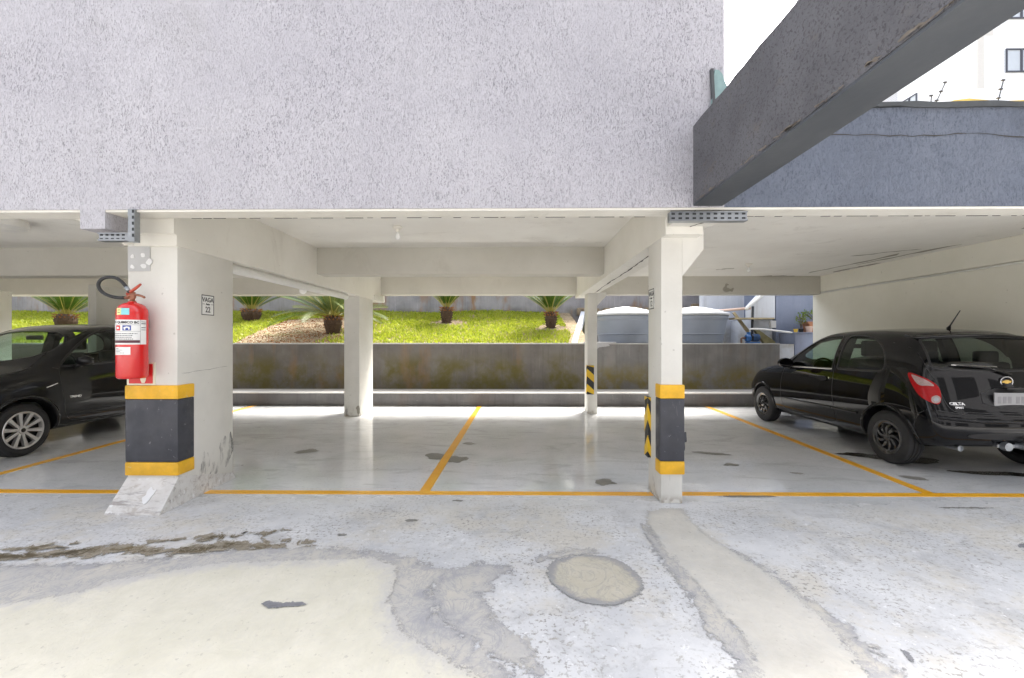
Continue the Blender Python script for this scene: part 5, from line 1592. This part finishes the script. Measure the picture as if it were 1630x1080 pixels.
bmesh.ops.scale(em, vec=(1.1, -1, .92), verts=em.verts[:])
bmesh.ops.recalc_face_normals(em, faces=em.faces[:])
e0 = h.ray((0, -2, .93), (0, 1, 0))
emb = obj('emblem', em, M['chrome'], h.t, smooth=True); emb.location = e0[0]
q = B(); prism(q, [(-.042, .010), (-.020, .010), (-.014, .017), (.020, .017), (.014, .010), (.042, .010), (.034, -.010), (.014, -.010), (.009, -.017), (-.022, -.017), (-.016, -.010), (-.048, -.010)], 'y', -.010, -.001)
obj('emblem_mark', q, M['gold'], emb)
h.write('CELTA', 'rear', (-.525, .715), .033, M['chrome'], bold=.0014, sx=1.3)
h.write('SPIRIT', 'rear', (-.515, .68), .023, M['chrome'], bold=.0008, sx=1.2)
h.patch('plate_recess', 'rear', [(-.30, .68), (.30, .68), (.27, .865), (-.27, .865)], .003, M['trim'], cell=.06, depth=.004, rnd=1)
pz = h.ray((0, -2, .76), (0, 1, 0))[0]
pl_ = obj('number_plate', box(-.2, .2, pz.y - .022, pz.y - .012, .70, .83, bev=.004), M['plate'], h.t)
for i in range(7):
    x = -.155 + i * .048 + (.03 if i > 2 else 0)
    obj('plate_smudge', box(x - .017, x + .017, pz.y - .0235, pz.y - .0215, .728, .795), M['plate_mark'], pl_)
obj('plate_light', box(-.09, .09, pz.y - .03, pz.y + .02, .862, .882, bev=.006), M['trim'], h.t)
obj('antenna', tube(B(), [(0, .76, 1.465), (0, .74, 1.50), (.0, .63, 1.66)], [.022, .008, .004], 8), M['trim'], h.t, smooth=True)
obj('exhaust_pipe', lathe(B(), [(.026, -.09), (.028, -.10), (.024, -.10), (.022, .3), (.026, .3)], 18, axis='y', c=(-.50, .22, .285)), M['steel'], h.t, angle=40)
tb = obj('tow_bar', box(-.05, .05, -.03, .5, .305, .355, bev=.006), M['steel'], h.t)
obj('tow_ball', lathe(B(), [(0, .355), (.018, .355), (.016, .375), (.026, .392), (.027, .405), (.018, .42), (0, .424)], 18, c=(0, -.0, 0)), M['chrome'], tb, angle=40)
obj('tow_plate', box(-.22, .22, .05, .12, .31, .345, bev=.008), M['chrome'], tb)
obj('tow_socket', lathe(B(), [(0, 0), (.038, 0), (.04, .05), (0, .05)], 18, axis='y', c=(-.17, .0, .33)), M['steel'], tb, angle=40)
obj('axle_beam', tube(B(), [(-.6, .635, .27), (.6, .635, .27)], .035, 10), M['trim'], h.t)

# ---- dark hatchback on the left, nose out
P2 = dict(
    stations=[0, .13, .36, .62, 1.0, 1.45, 1.95, 2.42, 2.80, 3.04, 3.36, 3.64, 3.80],
    rear=(.07, .01, -.01, .05, .10), front=(-.16, -.03, 0, -.06, -.2),
    width=[(0, .70), (.13, .77), (.36, .81), (.7, .825), (1.9, .83), (2.75, .825), (3.2, .81), (3.5, .76), (3.70, .68), (3.80, .58)],
    belt=[(0, 1.08), (.36, 1.07), (1.0, 1.04), (1.9, 1.01), (2.4, .985), (2.80, .965), (3.07, .93), (3.38, .87), (3.64, .77), (3.80, .66)],
    bottom=[(0, .30), (.4, .24), (.7, .22), (3.0, .21), (3.5, .22), (3.80, .26)],
    gy=[[.16, .26, .44, .70, 1.02, 1.45, 1.95, 2.42, 2.86, 3.08, 3.36, 3.58, 3.64],
        [.28, .36, .52, .76, 1.06, 1.42, 1.80, 2.14, 2.84, 3.06, 3.33, 3.54, 3.59]],
    gw=[[.69, .71, .72, .73, .735, .737, .733, .722, .73, .715, .68, .60, .50],
        [.58, .60, .61, .615, .618, .618, .61, .595, .64, .62, .57, .49, .40]],
    gz=[[1.28, 1.285, 1.29, 1.295, 1.295, 1.295, 1.285, 1.255, 1.01, .965, .905, .82, .73],
        [1.47, 1.50, 1.52, 1.535, 1.54, 1.54, 1.525, 1.485, 1.04, .99, .93, .845, .75]],
    crown=[.035, .035, .035, .04, .04, .04, .04, .035, .045, .05, .05, .045, .04],
    bow=[0, -.02, -.01, 0, 0, 0, 0, .07, .12, .10, .07, .03, 0],
    rear_bow=(.05, .06, .065, .055, .05, .05, .05), front_bow=(.08, .12, .14, .12, .12, .12, .12),
    axles=(.58, 3.045), arch=.352, arch_z=.315,
    cabin=[(.30, 2.85, .68, .50), (.36, 2.72, .675, 1.0), (.50, 2.16, .545, 1.47)],
    side_windows=[[(1.45, 1.06), (1.5, 1.05), (2.2, 1.025), (2.6, 1.005), (2.64, 1.02), (2.46, 1.19), (2.14, 1.40), (1.94, 1.465), (1.55, 1.485), (1.47, 1.475), (1.455, 1.43)],
                  [(.50, 1.11), (1.36, 1.07), (1.36, 1.475), (.9, 1.47), (.60, 1.40), (.48, 1.25)]],
    rear_window=[(-.60, 1.12), (.60, 1.12), (.50, 1.42), (-.50, 1.42)], rear_cut=.7,
    windscreen=[(-.655, 1.06), (.655, 1.06), (.555, 1.455), (-.555, 1.455)], screen_cut=2.02)
f = Car('dark_hatchback', 'dark charcoal hatchback with silver ten spoke wheels parked nose out on the left', (-6.475, 7.98, 0), R(180), P2, M['grey_paint'])
for sg in (-1, 1):
    vw = 'left' if sg < 0 else 'right'
    for i, poly in enumerate(P2['side_windows']):
        g = f.patch('side_window', vw, poly, -.006, M['glass'], depth=0, cell=.09)
        f.line('window_rubber', vw, chaikin(poly, 2), .03, .002, M['trim'], g, closed=True)
    f.line('door_seam', vw, chaikin([(1.42, 1.49), (1.40, 1.03), (1.38, .60), (1.33, .36), (1.42, .30), (2.45, .30), (2.60, .36), (2.64, .62), (2.68, .98), (2.48, 1.19), (2.14, 1.41), (1.9, 1.49)], 2, False), .010, .0012, M['trim'])
    f.line('fender_seam', vw, [(2.72, 1.0), (2.66, .98)], .008, .001, M['trim'])
    f.line('sill_crease', vw, [(1.0, .42), (1.6, .40), (2.6, .40)], .022, .006, M['grey_paint'], h=.008)
    f.patch('door_handle', vw, [(1.50, .90), (1.68, .895), (1.68, .945), (1.50, .95)], .02, M['grey_paint'], depth=.022)
    f.line('turn_signal', vw, [(2.70, .805), (2.83, .765)], .014, .006, M['chrome'])
    for y in P2['axles']:
        f.line('arch_lip', vw, [(y + .366 * math.cos(a), P2['arch_z'] + .366 * math.sin(a)) for a in [R(-6) + R(192) * i / 30 for i in range(31)]], .036, .014, M['grey_paint'], h=.016)
        f.wheel(.795, y, .300, .19, .205, 'alloy', sg)
    mr_ = f.mirror(sg, 2.44, 1.07, .765)
    obj('mirror_strip', tube(B(), [(sg * -.08, -.03, -.03), (sg * .0, -.062, -.03), (sg * .08, -.03, -.03)], .006, 6), M['chrome'], mr_, smooth=True)
    f.seat(sg * .35, 1.66, .50)
    f.patch('headlight', 'front', [(sg * a, b) for a, b in ((.42, .62), (.62, .66), (.68, .76), (.60, .82), (.42, .76))], .006, M['lamp_clear'], cell=.04)
f.write('TREND', 'left', (2.50, .62), .036, M['chrome'], bold=.001, sx=1.25)
fw = f.patch('windscreen', 'front', P2['windscreen'], -.006, M['glass'], depth=0, cell=.09)
f.line('window_rubber', 'front', chaikin(P2['windscreen'], 2), .03, .002, M['trim'], fw, closed=True)
g = f.patch('rear_window', 'rear', P2['rear_window'], -.006, M['glass'], depth=0, cell=.09)
f.patch('grille', 'front', [(-.35, .60), (.35, .60), (.36, .72), (-.36, .72)], .004, M['trim'], cell=.05)
f.line('hood_seam', 'top', chaikin([(-.60, 3.50), (-.66, 3.2), (-.705, 2.90)], 1, False), .008, .001, M['trim'])
f.line('hood_seam', 'top', chaikin([(.60, 3.50), (.66, 3.2), (.705, 2.90)], 1, False), .008, .001, M['trim'])
obj('steering_wheel', lathe(B(), [(.17, -.014), (.185, 0), (.17, .014), (.155, 0)], 28, axis='y', c=(-.36, 2.2, .98), close=True), M['trim'], f.t, smooth=True)
obj('inner_mirror', box(-.11, .11, 2.22, 2.25, 1.34, 1.40, bev=.012), M['trim'], f.t, smooth=True)
obj('rear_seat', box(-.58, .58, .60, .78, .80, 1.16, bev=.05, seg=3), M['seat'], f.t, smooth=True)
